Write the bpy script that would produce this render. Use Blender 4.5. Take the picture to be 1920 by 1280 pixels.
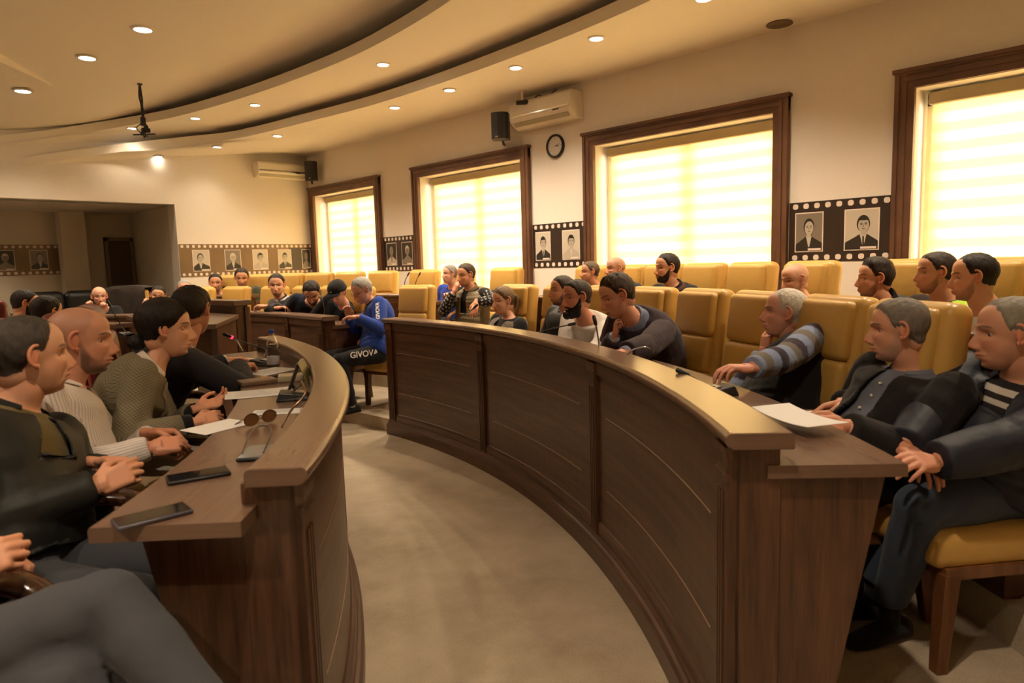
import bpy, bmesh, math, random
import numpy as np
from mathutils import Vector, Matrix
random.seed(7)
for o in list(bpy.data.objects): bpy.data.objects.remove(o)
SC = bpy.context.scene
COL = SC.collection
pi = math.pi
# ------------------------------------------------------------------ camera
FPX = 1280.0
EYE = 1.5
_s = -0.029
_v1 = np.array([-316 - 960, 532 - 640, FPX]); _v1 /= np.linalg.norm(_v1)
_n = np.cross(_v1, np.array([1, _s, 0])); _n /= np.linalg.norm(_n)
if _n[1] > 0: _n = -_n
_d2 = np.cross(_v1, _n)
if _d2[0] < 0: _d2 = -_d2
RW = np.stack([_d2, _v1, _n])          # world = RW @ (right, down, forward)
cam = bpy.data.cameras.new('camera'); cam.lens = FPX / 1920 * 36; cam.sensor_width = 36
cam.clip_start = 0.05; cam.clip_end = 200
cam.dof.use_dof = True; cam.dof.focus_distance = 4.6; cam.dof.aperture_fstop = 3.5
co = bpy.data.objects.new('camera', cam); COL.objects.link(co)
_m = np.eye(4); _m[:3, 0] = RW[:, 0]; _m[:3, 1] = -RW[:, 1]; _m[:3, 2] = -RW[:, 2]; _m[2, 3] = EYE
co.matrix_world = Matrix(_m.tolist())
SC.camera = co

def ray(px, py): return RW @ np.array([(px - 960) / FPX, (py - 640) / FPX, 1.0])
def at(px, py, z=None, d=None):
    """world point seen at a pixel, on the height z or at the depth d"""
    v = ray(px, py)
    t = d if d is not None else (z - EYE) / v[2]
    return np.array([0, 0, EYE]) + v * t
# ------------------------------------------------------------------ light and exposure
SC.view_settings.view_transform = 'Standard'
SC.view_settings.look = 'None'
SC.view_settings.exposure = 1.12
SC.view_settings.gamma = 1.0
SC.view_settings.use_curve_mapping = False
SKY = 18.0
W = bpy.data.worlds.new('world'); SC.world = W; W.use_nodes = True
W.node_tree.nodes['Background'].inputs[0].default_value = (1.0, 0.92, 0.76, 1)
_N = W.node_tree.nodes; _L = W.node_tree.links
_tc = _N.new('ShaderNodeTexCoord'); _sp = _N.new('ShaderNodeSeparateXYZ'); _L.new(_tc.outputs['Generated'], _sp.inputs[0])
_mr = _N.new('ShaderNodeMapRange'); _mr.inputs['From Min'].default_value = 0.03; _mr.inputs['From Max'].default_value = 0.20
_mr.inputs['To Min'].default_value = SKY; _mr.inputs['To Max'].default_value = SKY * 0.45
_L.new(_sp.outputs['Z'], _mr.inputs['Value']); _L.new(_mr.outputs[0], _N['Background'].inputs[1])
SC.cycles.max_bounces = 8
SC.cycles.diffuse_bounces = 4
SC.cycles.transparent_max_bounces = 8
SC.cycles.sample_clamp_indirect = 4.0
SC.cycles.caustics_reflective = False; SC.cycles.caustics_refractive = False
SC.cycles.use_denoising = True

# ================================================================== materials
MATS = {}
def new_mat(name):
    m = bpy.data.materials.new(name); m.use_nodes = True
    return m, m.node_tree.nodes, m.node_tree.links, m.node_tree.nodes['Principled BSDF']
def plain(name, col, rough=0.6, metal=0.0, bump=0.0, bscale=60, var=0.0, spec=0.5, coat=0.0):
    if name in MATS: return MATS[name]
    m, N, L, b = new_mat(name)
    b.inputs['Base Color'].default_value = (*col, 1); b.inputs['Roughness'].default_value = rough
    b.inputs['Metallic'].default_value = metal; b.inputs['Specular IOR Level'].default_value = spec
    b.inputs['Coat Weight'].default_value = coat
    if var or bump:
        tc = N.new('ShaderNodeTexCoord'); no = N.new('ShaderNodeTexNoise'); no.inputs['Scale'].default_value = bscale
        no.inputs['Detail'].default_value = 4; L.new(tc.outputs['Object'], no.inputs['Vector'])
        if var:
            mx = N.new('ShaderNodeMix'); mx.data_type = 'RGBA'
            mx.inputs[6].default_value = (*[c * (1 - var) for c in col], 1); mx.inputs[7].default_value = (*[min(1, c * (1 + var)) for c in col], 1)
            L.new(no.outputs[0], mx.inputs[0]); L.new(mx.outputs[2], b.inputs['Base Color'])
        if bump:
            bp = N.new('ShaderNodeBump'); bp.inputs['Strength'].default_value = bump; bp.inputs['Distance'].default_value = 0.01
            L.new(no.outputs[0], bp.inputs['Height']); L.new(bp.outputs[0], b.inputs['Normal'])
    MATS[name] = m
    return m
def wood(name, c1, c2, rough=0.34, uv=True, sx=1.2, sy=26, coat=0.0):
    if name in MATS: return MATS[name]
    m, N, L, b = new_mat(name)
    tc = N.new('ShaderNodeTexCoord'); mp = N.new('ShaderNodeMapping'); mp.inputs['Scale'].default_value = (sx, sy, sy)
    L.new(tc.outputs['UV' if uv else 'Object'], mp.inputs['Vector'])
    n1 = N.new('ShaderNodeTexNoise'); n1.inputs['Scale'].default_value = 1.0; n1.inputs['Detail'].default_value = 6; n1.inputs['Distortion'].default_value = 0.6
    n2 = N.new('ShaderNodeTexNoise'); n2.inputs['Scale'].default_value = 5.0; n2.inputs['Detail'].default_value = 3
    L.new(mp.outputs[0], n1.inputs['Vector']); L.new(mp.outputs[0], n2.inputs['Vector'])
    ad = N.new('ShaderNodeMath'); ad.operation = 'MULTIPLY_ADD'; ad.inputs[1].default_value = 0.35; L.new(n2.outputs[0], ad.inputs[0]); 
    ml = N.new('ShaderNodeMath'); ml.operation = 'MULTIPLY'; ml.inputs[1].default_value = 0.65; L.new(n1.outputs[0], ml.inputs[0]); L.new(ml.outputs[0], ad.inputs[2])
    cr = N.new('ShaderNodeValToRGB'); cr.color_ramp.elements[0].position = 0.36; cr.color_ramp.elements[1].position = 0.64
    cr.color_ramp.elements[0].color = (*c1, 1); cr.color_ramp.elements[1].color = (*c2, 1)
    L.new(ad.outputs[0], cr.inputs[0]); L.new(cr.outputs[0], b.inputs['Base Color'])
    b.inputs['Roughness'].default_value = rough; b.inputs['Coat Weight'].default_value = coat; b.inputs['Coat Roughness'].default_value = 0.2
    bp = N.new('ShaderNodeBump'); bp.inputs['Strength'].default_value = 0.08; bp.inputs['Distance'].default_value = 0.004
    L.new(ad.outputs[0], bp.inputs['Height']); L.new(bp.outputs[0], b.inputs['Normal'])
    MATS[name] = m
    return m
def attr_mat(name, rough, bump=0.0, bscale=80, spec=0.5, dist=0.003, stretch=(1, 1, 1), sss=0.0, sheen=0.0):
    """material whose colour comes from the mesh's own colour attribute"""
    if name in MATS: return MATS[name]
    m, N, L, b = new_mat(name)
    a = N.new('ShaderNodeAttribute'); a.attribute_name = 'col'
    L.new(a.outputs['Color'], b.inputs['Base Color'])
    b.inputs['Roughness'].default_value = rough; b.inputs['Specular IOR Level'].default_value = spec
    b.inputs['Sheen Weight'].default_value = sheen
    if sss:
        b.inputs['Subsurface Weight'].default_value = sss; b.inputs['Subsurface Radius'].default_value = (0.012, 0.005, 0.003); b.inputs['Subsurface Scale'].default_value = 1.0
    if bump:
        tc = N.new('ShaderNodeTexCoord'); mp = N.new('ShaderNodeMapping'); mp.inputs['Scale'].default_value = stretch
        no = N.new('ShaderNodeTexNoise'); no.inputs['Scale'].default_value = bscale; no.inputs['Detail'].default_value = 3
        L.new(tc.outputs['Object'], mp.inputs[0]); L.new(mp.outputs[0], no.inputs['Vector'])
        bp = N.new('ShaderNodeBump'); bp.inputs['Strength'].default_value = bump; bp.inputs['Distance'].default_value = dist
        L.new(no.outputs[0], bp.inputs['Height']); L.new(bp.outputs[0], b.inputs['Normal'])
    MATS[name] = m
    return m
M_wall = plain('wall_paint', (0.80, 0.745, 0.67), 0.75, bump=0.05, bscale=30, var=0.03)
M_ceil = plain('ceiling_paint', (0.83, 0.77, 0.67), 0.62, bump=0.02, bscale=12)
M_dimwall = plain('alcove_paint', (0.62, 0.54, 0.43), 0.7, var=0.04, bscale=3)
M_wood = wood('walnut_long', (0.050, 0.0225, 0.0125), (0.125, 0.060, 0.034))
M_top = wood('walnut_top', (0.138, 0.079, 0.052), (0.168, 0.098, 0.064), rough=0.27)
M_post = wood('walnut_upright', (0.045, 0.019, 0.010), (0.125, 0.056, 0.029), sx=26, sy=1.2)
M_trim = wood('window_trim_wood', (0.085, 0.040, 0.021), (0.17, 0.082, 0.045), rough=0.4, uv=False, sx=20, sy=1.5)
M_leg = wood('chair_wood', (0.09, 0.032, 0.012), (0.19, 0.075, 0.028), rough=0.28, uv=False, sx=20, sy=2)
M_armdark = wood('dark_arm_wood', (0.035, 0.012, 0.006), (0.10, 0.038, 0.018), rough=0.16, uv=False, sx=12, sy=4, coat=0.6)
M_inlay = plain('inlay_line', (0.42, 0.28, 0.17), 0.35)
M_yel = plain('mustard_leather', (0.56, 0.335, 0.085), 0.36, bump=0.25, bscale=14, var=0.05, spec=0.45)
M_red = plain('maroon_leather', (0.15, 0.016, 0.016), 0.26, bump=0.25, bscale=12, var=0.1, spec=0.5)
M_blackleather = plain('black_leather', (0.012, 0.011, 0.011), 0.4, bump=0.3, bscale=8)
M_black = plain('black_plastic', (0.012, 0.011, 0.011), 0.4)
M_screen = plain('dark_glass', (0.008, 0.008, 0.010), 0.06)
M_grey = plain('grey_metal', (0.30, 0.30, 0.31), 0.3, metal=0.9)
M_chrome = plain('chrome', (0.7, 0.7, 0.7), 0.12, metal=1.0)
M_white = plain('white_plastic', (0.78, 0.72, 0.60), 0.35)
M_paper = plain('paper', (0.80, 0.79, 0.78), 0.8)
M_ink = plain('ink', (0.10, 0.10, 0.11), 0.7)
M_film = plain('film_black', (0.035, 0.022, 0.016), 0.4)
M_film_glare = plain('film_brown_glare', (0.20, 0.125, 0.060), 0.45, var=0.25, bscale=1.4)  # brown stands for window glare on dark film, painted into the colour
M_hole = plain('film_hole', (0.78, 0.68, 0.60), 0.6)
M_ph_l = plain('print_light', (0.56, 0.50, 0.41), 0.4)
M_ph_m = plain('print_mid', (0.22, 0.185, 0.14), 0.4)
M_ph_d = plain('print_dark', (0.030, 0.025, 0.020), 0.4)
M_ph_f = plain('print_face', (0.46, 0.41, 0.33), 0.4)
# carpet
def carpet():
    m, N, L, b = new_mat('carpet')
    tc = N.new('ShaderNodeTexCoord')
    n1 = N.new('ShaderNodeTexNoise'); n1.inputs['Scale'].default_value = 2.2; n1.inputs['Detail'].default_value = 8; n1.inputs['Roughness'].default_value = 0.65
    n2 = N.new('ShaderNodeTexNoise'); n2.inputs['Scale'].default_value = 160; n2.inputs['Detail'].default_value = 2
    L.new(tc.outputs['Object'], n1.inputs['Vector']); L.new(tc.outputs['Object'], n2.inputs['Vector'])
    ad = N.new('ShaderNodeMath'); ad.operation = 'MULTIPLY_ADD'; ad.inputs[1].default_value = 0.3; L.new(n2.outputs[0], ad.inputs[0])
    ml = N.new('ShaderNodeMath'); ml.operation = 'MULTIPLY'; ml.inputs[1].default_value = 0.7; L.new(n1.outputs[0], ml.inputs[0]); L.new(ml.outputs[0], ad.inputs[2])
    cr = N.new('ShaderNodeValToRGB'); cr.color_ramp.elements[0].position = 0.36; cr.color_ramp.elements[1].position = 0.60
    cr.color_ramp.elements[0].color = (0.34, 0.27, 0.185, 1); cr.color_ramp.elements[1].color = (0.52, 0.43, 0.315, 1)
    L.new(ad.outputs[0], cr.inputs[0]); L.new(cr.outputs[0], b.inputs['Base Color'])
    b.inputs['Roughness'].default_value = 0.95; b.inputs['Sheen Weight'].default_value = 0.25; b.inputs['Specular IOR Level'].default_value = 0.1
    bp = N.new('ShaderNodeBump'); bp.inputs['Strength'].default_value = 0.5; bp.inputs['Distance'].default_value = 0.006
    L.new(n2.outputs[0], bp.inputs['Height']); L.new(bp.outputs[0], b.inputs['Normal'])
    return m
M_carpet = carpet()
def blind_mat():
    """sheer woven roller cloth: bands of thicker and thinner weave, both let daylight through"""
    m, N, L, b = new_mat('blind_cloth')
    N.remove(b)
    out = N['Material Output']
    tc = N.new('ShaderNodeTexCoord'); sp = N.new('ShaderNodeSeparateXYZ'); L.new(tc.outputs['Object'], sp.inputs[0])
    md = N.new('ShaderNodeMath'); md.operation = 'MULTIPLY'; md.inputs[1].default_value = 2 * pi / 0.145; L.new(sp.outputs['Z'], md.inputs[0])
    sn = N.new('ShaderNodeMath'); sn.operation = 'SINE'; L.new(md.outputs[0], sn.inputs[0])
    cr = N.new('ShaderNodeMapRange'); cr.inputs['From Min'].default_value = -0.5; cr.inputs['From Max'].default_value = 0.3
    L.new(sn.outputs[0], cr.inputs['Value'])
    nz = N.new('ShaderNodeTexNoise'); nz.inputs['Scale'].default_value = 2.0; L.new(tc.outputs['Object'], nz.inputs['Vector'])
    dif = N.new('ShaderNodeBsdfDiffuse'); dif.inputs[0].default_value = (0.80, 0.66, 0.40, 1)
    tl = N.new('ShaderNodeBsdfTranslucent'); tl.inputs[0].default_value = (0.88, 0.74, 0.48, 1)
    tr = N.new('ShaderNodeBsdfTransparent'); tr.inputs[0].default_value = (1.0, 0.90, 0.70, 1)
    m1 = N.new('ShaderNodeMixShader'); m1.inputs[0].default_value = 0.65; L.new(dif.outputs[0], m1.inputs[1]); L.new(tl.outputs[0], m1.inputs[2])
    f = N.new('ShaderNodeMapRange'); f.inputs['To Min'].default_value = BL0; f.inputs['To Max'].default_value = BL1
    L.new(cr.outputs[0], f.inputs['Value'])
    m2 = N.new('ShaderNodeMixShader'); L.new(f.outputs[0], m2.inputs[0]); L.new(m1.outputs[0], m2.inputs[1]); L.new(tr.outputs[0], m2.inputs[2])
    L.new(m2.outputs[0], out.inputs['Surface'])
    return m
BL0, BL1 = 0.0, 0.10
M_blind = blind_mat()
def emit(name, col, s):
    m, N, L, b = new_mat(name); b.inputs['Emission Color'].default_value = (*col, 1); b.inputs['Emission Strength'].default_value = s
    b.inputs['Base Color'].default_value = (*col, 1); return m
M_lamp = emit('lamp_lens', (1, 0.93, 0.82), 10)
M_redglow = emit('red_ring', (1, 0.04, 0.08), 1.0)

# ================================================================== mesh helpers
class MB:
    """collects shapes into one mesh"""
    def __init__(s): s.v = []; s.f = []; s.mi = []; s.uv = []; s.n = 0
    def add(s, V, F, mi=0, uv=None):
        s.v += [tuple(map(float, p)) for p in V]
        for k, f in enumerate(F):
            s.f.append(tuple(i + s.n for i in f)); s.mi.append(mi)
            s.uv.append(uv[k] if uv is not None else None)
        s.n += len(V)
        return s
    def box(s, c, size, rz=0.0, mi=0, rot=None, grain='h'):
        hx, hy, hz = [a / 2 for a in size]
        P = [(x, y, z) for x in (-hx, hx) for y in (-hy, hy) for z in (-hz, hz)]
        F = [(0, 1, 3, 2), (4, 6, 7, 5), (0, 4, 5, 1), (2, 3, 7, 6), (0, 2, 6, 4), (1, 5, 7, 3)]
        R = rot if rot is not None else Matrix.Rotation(rz, 3, 'Z')
        V = [R @ Vector(p) + Vector(c) for p in P]
        uv = []
        for k, f in enumerate(F):
            ax = k // 2
            q = []
            for i in f:
                x, y, z = P[i]
                if ax == 0: q.append((y + c[1], z + c[2]))
                elif ax == 1: q.append((x + c[0], z + c[2]))
                else: q.append((x + c[0], y + c[1]))
            uv.append(q)
        return s.add(V, F, mi, uv)
    def rbox(s, c, size, r=0.02, rot=None, mi=0, seg=3, fn=None):
        bm = bmesh.new(); bmesh.ops.create_cube(bm, size=1)
        for v in bm.verts: v.co = Vector((v.co.x * size[0], v.co.y * size[1], v.co.z * size[2]))
        bmesh.ops.bevel(bm, geom=bm.edges[:], offset=min(r, min(size) * 0.49), segments=seg, profile=0.5, affect='EDGES')
        bm.verts.index_update()
        R = rot if rot is not None else Matrix.Identity(3)
        V = [v.co.copy() for v in bm.verts]
        if fn: V = [fn(v) for v in V]
        V = [R @ v + Vector(c) for v in V]
        F = [[v.index for v in f.verts] for f in bm.faces]
        uv = [[(v.co.x, v.co.z) for v in f.verts] for f in bm.faces]
        bm.free()
        return s.add(V, F, mi, uv)
    def tube(s, pts, rad, n=10, mi=0, cap=True, up=(0, 0, 1), flat=1.0):
        pts = [Vector(p) for p in pts]; m = len(pts)
        rad = [rad] * m if not hasattr(rad, '__len__') else rad
        V = []; F = []
        prev = None
        for i in range(m):
            t = (pts[min(i + 1, m - 1)] - pts[max(i - 1, 0)]).normalized()
            if prev is None:
                a = Vector(up).cross(t)
                if a.length < 1e-3: a = Vector((1, 0, 0)).cross(t)
                a.normalize()
            else:
                a = (prev - t * prev.dot(t)).normalized()
            prev = a; b = t.cross(a)
            for k in range(n):
                th = 2 * pi * k / n
                V.append(pts[i] + a * (math.cos(th) * rad[i]) + b * (math.sin(th) * rad[i] * flat))
        for i in range(m - 1):
            for k in range(n):
                F.append((i * n + k, i * n + (k + 1) % n, (i + 1) * n + (k + 1) % n, (i + 1) * n + k))
        if cap: F.append(tuple(range(n - 1, -1, -1))); F.append(tuple((m - 1) * n + k for k in range(n)))
        return s.add(V, F, mi)
    def lathe(s, prof, c=(0, 0, 0), n=24, mi=0, rot=None):
        V = []; F = []
        R = rot if rot is not None else Matrix.Identity(3)
        for (r, z) in prof:
            for k in range(n):
                th = 2 * pi * k / n
                V.append(R @ Vector((r * math.cos(th), r * math.sin(th), z)) + Vector(c))
        for i in range(len(prof) - 1):
            for k in range(n):
                F.append((i * n + k, i * n + (k + 1) % n, (i + 1) * n + (k + 1) % n, (i + 1) * n + k))
        if prof[0][0] > 1e-5: F.append(tuple(range(n - 1, -1, -1)))
        if prof[-1][0] > 1e-5: F.append(tuple((len(prof) - 1) * n + k for k in range(n)))
        return s.add(V, F, mi)
    def ell(s, c, r, rot=None, mi=0, n=16, m=10):
        V = []; F = []
        R = rot if rot is not None else Matrix.Identity(3)
        for i in range(m + 1):
            ph = -pi / 2 + pi * i / m
            for k in range(n):
                th = 2 * pi * k / n
                V.append(R @ Vector((r[0] * math.cos(ph) * math.cos(th), r[1] * math.cos(ph) * math.sin(th), r[2] * math.sin(ph))) + Vector(c))
        for i in range(m):
            for k in range(n):
                F.append((i * n + k, i * n + (k + 1) % n, (i + 1) * n + (k + 1) % n, (i + 1) * n + k))
        return s.add(V, F, mi)
    def prism(s, poly, z0, z1, mi=0):
        n = len(poly)
        V = [(x, y, z0) for x, y in poly] + [(x, y, z1) for x, y in poly]
        F = [tuple(range(n - 1, -1, -1)), tuple(range(n, 2 * n))]
        uv = [[(poly[i][0], poly[i][1]) for i in F[0]], [(poly[i - n][0], poly[i - n][1]) for i in F[1]]]
        acc = 0
        for i in range(n):
            j = (i + 1) % n
            d = math.dist(poly[i], poly[j])
            F.append((i, j, n + j, n + i)); uv.append([(acc, z0), (acc + d, z0), (acc + d, z1), (acc, z1)]); acc += d
        return s.add(V, F, mi, uv)
    def build(s, name, mats, parent=None, smooth=False, loc=None, bevel=0.0, angle=None):
        me = bpy.data.meshes.new(name)
        V = s.v
        if loc is not None: V = [(x - loc[0], y - loc[1], z - loc[2]) for x, y, z in V]
        me.from_pydata(V, [], s.f)
        if not isinstance(mats, (list, tuple)): mats = [mats]
        for m in mats: me.materials.append(m)
        me.polygons.foreach_set('material_index', s.mi)
        if any(u is not None for u in s.uv):
            ul = me.uv_layers.new(name='UVMap'); arr = np.zeros((len(me.loops), 2)); k = 0
            for f, u in zip(s.f, s.uv):
                for j in range(len(f)):
                    if u is not None: arr[k] = u[j]
                    k += 1
            ul.data.foreach_set('uv', arr.ravel())
        if smooth: me.polygons.foreach_set('use_smooth', [True] * len(me.polygons))
        bm = bmesh.new(); bm.from_mesh(me); bmesh.ops.recalc_face_normals(bm, faces=bm.faces[:]); bm.to_mesh(me); bm.free()
        me.update()
        o = bpy.data.objects.new(name, me); COL.objects.link(o)
        if loc is not None: o.location = loc
        if parent is not None: o.parent = parent; o.location = (0, 0, 0) if loc is None else o.location
        if bevel:
            bv = o.modifiers.new('bevel', 'BEVEL'); bv.width = bevel; bv.segments = 2; bv.limit_method = 'ANGLE'
        if smooth and angle is None: angle = 40
        if angle:
            me.set_sharp_from_angle(angle=math.radians(angle))
        return o
def tag(o, label=None, cat=None, group=None, kind=None):
    if label: o['label'] = label
    if cat: o['category'] = cat
    if group: o['group'] = group
    if kind: o['kind'] = kind
    return o
def empty(name, loc=(0, 0, 0), rz=0.0, label=None, cat=None, group=None):
    o = bpy.data.objects.new(name, None); COL.objects.link(o); o.location = loc; o.rotation_euler = (0, 0, rz)
    o.empty_display_size = 0.1
    return tag(o, label, cat, group)
def dup(root, loc, rz, label=None, group=None):
    r = root.copy(); COL.objects.link(r); r.location = loc; r.rotation_euler = (0, 0, rz)
    if label: r['label'] = label
    if group: r['group'] = group
    for ch in list(root.children):
        c = ch.copy(); COL.objects.link(c); c.parent = r
        for g in ch.children:
            d = g.copy(); COL.objects.link(d); d.parent = c
    return r
def pol(C, r, a): return (C[0] + r * math.cos(math.radians(a)), C[1] + r * math.sin(math.radians(a)))
# arc sweep: cross-section points (t, z) along t measured from the aisle face, closed
def arcsweep(mb, D, a0, a1, prof, mi=0, step=1.0, caps=True, skew=0.0):
    C, R, s = D
    n = max(2, int(abs(a1 - a0) / step) + 1)
    V = []; F = []; uv = []
    m = len(prof)
    L = [0]
    for i in range(m):
        L.append(L[-1] + math.dist(prof[i], prof[(i + 1) % m]))
    for i in range(n + 1):
        a = a0 + (a1 - a0) * i / n
        for (t, z) in prof:
            aa = a + (math.degrees(skew * t / R) if i in (n,) and skew else 0)
            x, y = pol(C, R + s * t, aa); V.append((x, y, z))
    for i in range(n):
        u0 = math.radians(a0 + (a1 - a0) * i / n) * R; u1 = math.radians(a0 + (a1 - a0) * (i + 1) / n) * R
        for k in range(m):
            F.append((i * m + k, i * m + (k + 1) % m, (i + 1) * m + (k + 1) % m, (i + 1) * m + k))
            uv.append([(u0, L[k]), (u0, L[k + 1]), (u1, L[k + 1]), (u1, L[k])])
    if caps:
        F.append(tuple(range(m))); uv.append([(p[0], p[1]) for p in prof])
        F.append(tuple(n * m + k for k in range(m))); uv.append([(p[0], p[1]) for p in prof])
    mb.add(V, F, mi, uv)
CR = (-2.35, 5.11); CM = (-4.05, 6.8); CL = (-3.75, 5.43)
T1 = 0.12; T2 = 0.27

# ================================================================== room shell
XW = 5.88; YB = 10.74; ZC = 3.4
X0 = -6.5; Y0 = -3.2
fl = MB(); fl.box(((X0 + XW) / 2, (Y0 + 13.2) / 2, -0.05), (XW - X0 + .6, 13.2 - Y0 + .6, 0.1)); tag(fl.build('floor', M_carpet), kind='structure')
def annulus(name, C, r0, r1, a0, a1, z0, z1, clip=None):
    pts = [pol(C, r0, a0 + (a1 - a0) * i / 60) for i in range(61)] + [pol(C, r1, a1 - (a1 - a0) * i / 60) for i in range(61)] if r0 > 0 else [pol(C, r1, a0 + (a1 - a0) * i / 72) for i in range(72)]
    if clip: pts = [clip(p) for p in pts]
    mb = MB(); n = len(pts)
    if r0 > 0:
        h = n // 2
        V = [(x, y, z) for z in (z0, z1) for x, y in pts]; F = []
        for i in range(h - 1):
            F.append((n + i, n + i + 1, n + n - 2 - i, n + n - 1 - i))
        for i in range(n): F.append((i, (i + 1) % n, n + (i + 1) % n, n + i))
        mb.add(V, F)
    else: mb.prism(pts, z0, z1)
    return tag(mb.build(name, M_carpet), kind='structure')
clipw = lambda p: (min(p[0], XW), min(p[1], 12.8))
annulus('floor_tier_right', CR, 5.86, 12.0, -60, 88, 0, T1, clipw)
annulus('floor_tier_upper', CR, 6.98, 12.0, -60, 62, T1, T2, clipw)
annulus('floor_tier_left', CL, 0, 5.98, 0, 360, 0, T1)
# right wall with four window openings
WINS = [(8.61, 10.68), (5.56, 7.80), (2.53, 4.75), (-0.35, 1.72)]
TW = 0.135; ZT = 2.85; ZS = 1.02
def wall_right():
    mb = MB(); th = 0.35
    ys = [13.2]
    def seg(y0, y1, z0, z1): mb.box((XW + th / 2, (y0 + y1) / 2, (z0 + z1) / 2), (th, y1 - y0, z1 - z0))
    y = Y0
    for (a, b) in sorted(WINS):
        a += TW; b -= TW
        seg(y, a, 0, 4.4); seg(a, b, 0, ZS); seg(a, b, ZT - TW, 4.4); y = b
    seg(y, 13.2, 0, 4.4)
    tag(mb.build('wall_right', M_wall), kind='structure')
wall_right()
def pane_mat():
    m, N, L, b = new_mat('window_glass'); N.remove(b)
    t = N.new('ShaderNodeBsdfTransparent'); g = N.new('ShaderNodeBsdfGlossy'); g.inputs['Roughness'].default_value = 0.02
    fr = N.new('ShaderNodeFresnel'); fr.inputs[0].default_value = 1.45; mx = N.new('ShaderNodeMixShader')
    L.new(fr.outputs[0], mx.inputs[0]); L.new(t.outputs[0], mx.inputs[1]); L.new(g.outputs[0], mx.inputs[2]); L.new(mx.outputs[0], N['Material Output'].inputs[0])
    return m
M_pane = pane_mat()
for k, (a, b) in enumerate(WINS):
    r = empty('window_%d' % (k + 1), (XW, (a + b) / 2, ZS)); tag(r, kind='structure')
    x0, y0, z0 = XW, (a + b) / 2, ZS
    hw = (b - a) / 2
    mb = MB()
    for (o, d, w0, w1) in ((0, 0.045, 0, TW), (0.045, 0.012, 0.0, 0.035), (0.045, 0.008, 0.05, 0.085)):
        for sg in (-1, 1):
            mb.box((-o - d / 2, sg * (hw - (w0 + w1) / 2), (ZT - ZS) / 2), (d, w1 - w0, ZT - ZS))
        mb.box((-o - d / 2 - .001, 0, ZT - ZS - (w0 + w1) / 2), (d, 2 * hw - 2 * w0, w1 - w0))
    mb.box((-0.03, 0, ZT - ZS - 0.005), (0.08, 2 * hw + 0.03, 0.03))
    mb.build('window_casing', M_trim, r, bevel=0.004)
    mb = MB(); mb.box((0.33, 0, 0.045), (0.05, 2 * hw - 2 * TW, 0.09)); mb.box((0.33, 0, ZT - ZS - TW - 0.045), (0.05, 2 * hw - 2 * TW, 0.09))
    for q in (-1, 0, 1): mb.box((0.33, q * (hw - TW - 0.04), (ZT - ZS - TW) / 2), (0.05, 0.08, ZT - ZS - TW))
    mb.build('window_frame', plain('cream_frame', (0.75, 0.66, 0.48), 0.5), r)
    MB().box((0.35, 0, (ZT - ZS - TW) / 2), (0.006, 2 * hw - 2 * TW, ZT - ZS - TW)).build('pane', M_pane, r)
    # roller blind hangs in the reveal: a thing of its own
    wl = 2 * hw - 2 * TW - 0.12
    names = ['farthest window by the corner', 'second window from the far corner, left of the wall clock', 'wide window right of the wall clock', 'nearest window at the right edge']
    bl = empty('roller_blind', (XW + 0.2, (a + b) / 2, ZS), 0, 'cream roller blind over the ' + names[k], 'blind', 'roller blinds')
    H0 = ZT - TW - ZS
    MB().box((0, 0, H0 - 0.06), (0.09, wl + .04, 0.09)).build('head_rail', plain('rail_grey', (0.50, 0.42, 0.28), 0.5), bl, bevel=0.01)
    MB().box((0, 0, 0.02 + (H0 - 0.1) / 2 + .03), (0.002, wl, H0 - 0.14)).build('blind_cloth', M_blind, bl)
    MB().box((0, 0, 0.04), (0.022, wl, 0.03)).build('bottom_rail', M_white, bl, bevel=0.006)
# back wall with the opening to the alcove
XO = 3.7; ZO = 2.52; YA = 12.85
mb = MB()
mb.box(((XO + XW + .35) / 2, YB + .15, 2.2), (XW + .35 - XO, 0.3, 4.4)); mb.box(((X0 + XO) / 2, YB + .15, (ZO + 4.4) / 2), (XO - X0, 0.3, 4.4 - ZO))
tag(mb.build('wall_back', M_wall), kind='structure')
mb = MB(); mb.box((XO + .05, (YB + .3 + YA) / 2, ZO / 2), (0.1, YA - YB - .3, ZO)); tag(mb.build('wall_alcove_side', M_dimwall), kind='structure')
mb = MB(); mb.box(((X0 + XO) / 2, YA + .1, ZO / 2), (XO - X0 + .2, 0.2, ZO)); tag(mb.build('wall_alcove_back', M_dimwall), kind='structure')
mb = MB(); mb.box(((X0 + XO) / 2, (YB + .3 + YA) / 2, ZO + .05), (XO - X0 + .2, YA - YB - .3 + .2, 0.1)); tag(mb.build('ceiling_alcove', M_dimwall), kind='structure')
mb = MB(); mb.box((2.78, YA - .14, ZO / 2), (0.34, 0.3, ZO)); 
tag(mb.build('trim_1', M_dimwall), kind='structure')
mb = MB(); mb.box((X0 - .1, (Y0 + YA) / 2, 2.2), (0.2, YA - Y0 + .4, 4.4)); tag(mb.build('wall_left', M_wall), kind='structure')
mb = MB(); mb.box(((X0 + XW) / 2, Y0 - .1, 2.2), (XW - X0 + .7, 0.2, 4.4)); tag(mb.build('wall_front', M_wall), kind='structure')
dr = empty('door_1', (3.47, YA - .02, T2)); tag(dr, kind='structure')
mb = MB(); mb.box((0, 0, 0.93), (0.34, 0.05, 1.80)); mb.build('door_leaf', plain('brown_door', (0.085, 0.055, 0.03), 0.5), dr)
mb = MB()
for sg in (-1, 1): mb.box((sg * 0.19, -0.01, 0.92), (0.05, 0.09, 1.86))
mb.box((0, -0.01, 1.83), (0.43, 0.09, 0.06)); mb.build('door_frame', plain('door_casing', (0.20, 0.14, 0.08), 0.5), dr)
MB().box((-.12, -0.05, 0.9), (0.1, 0.04, 0.02)).build('door_handle', M_grey, dr)

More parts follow.
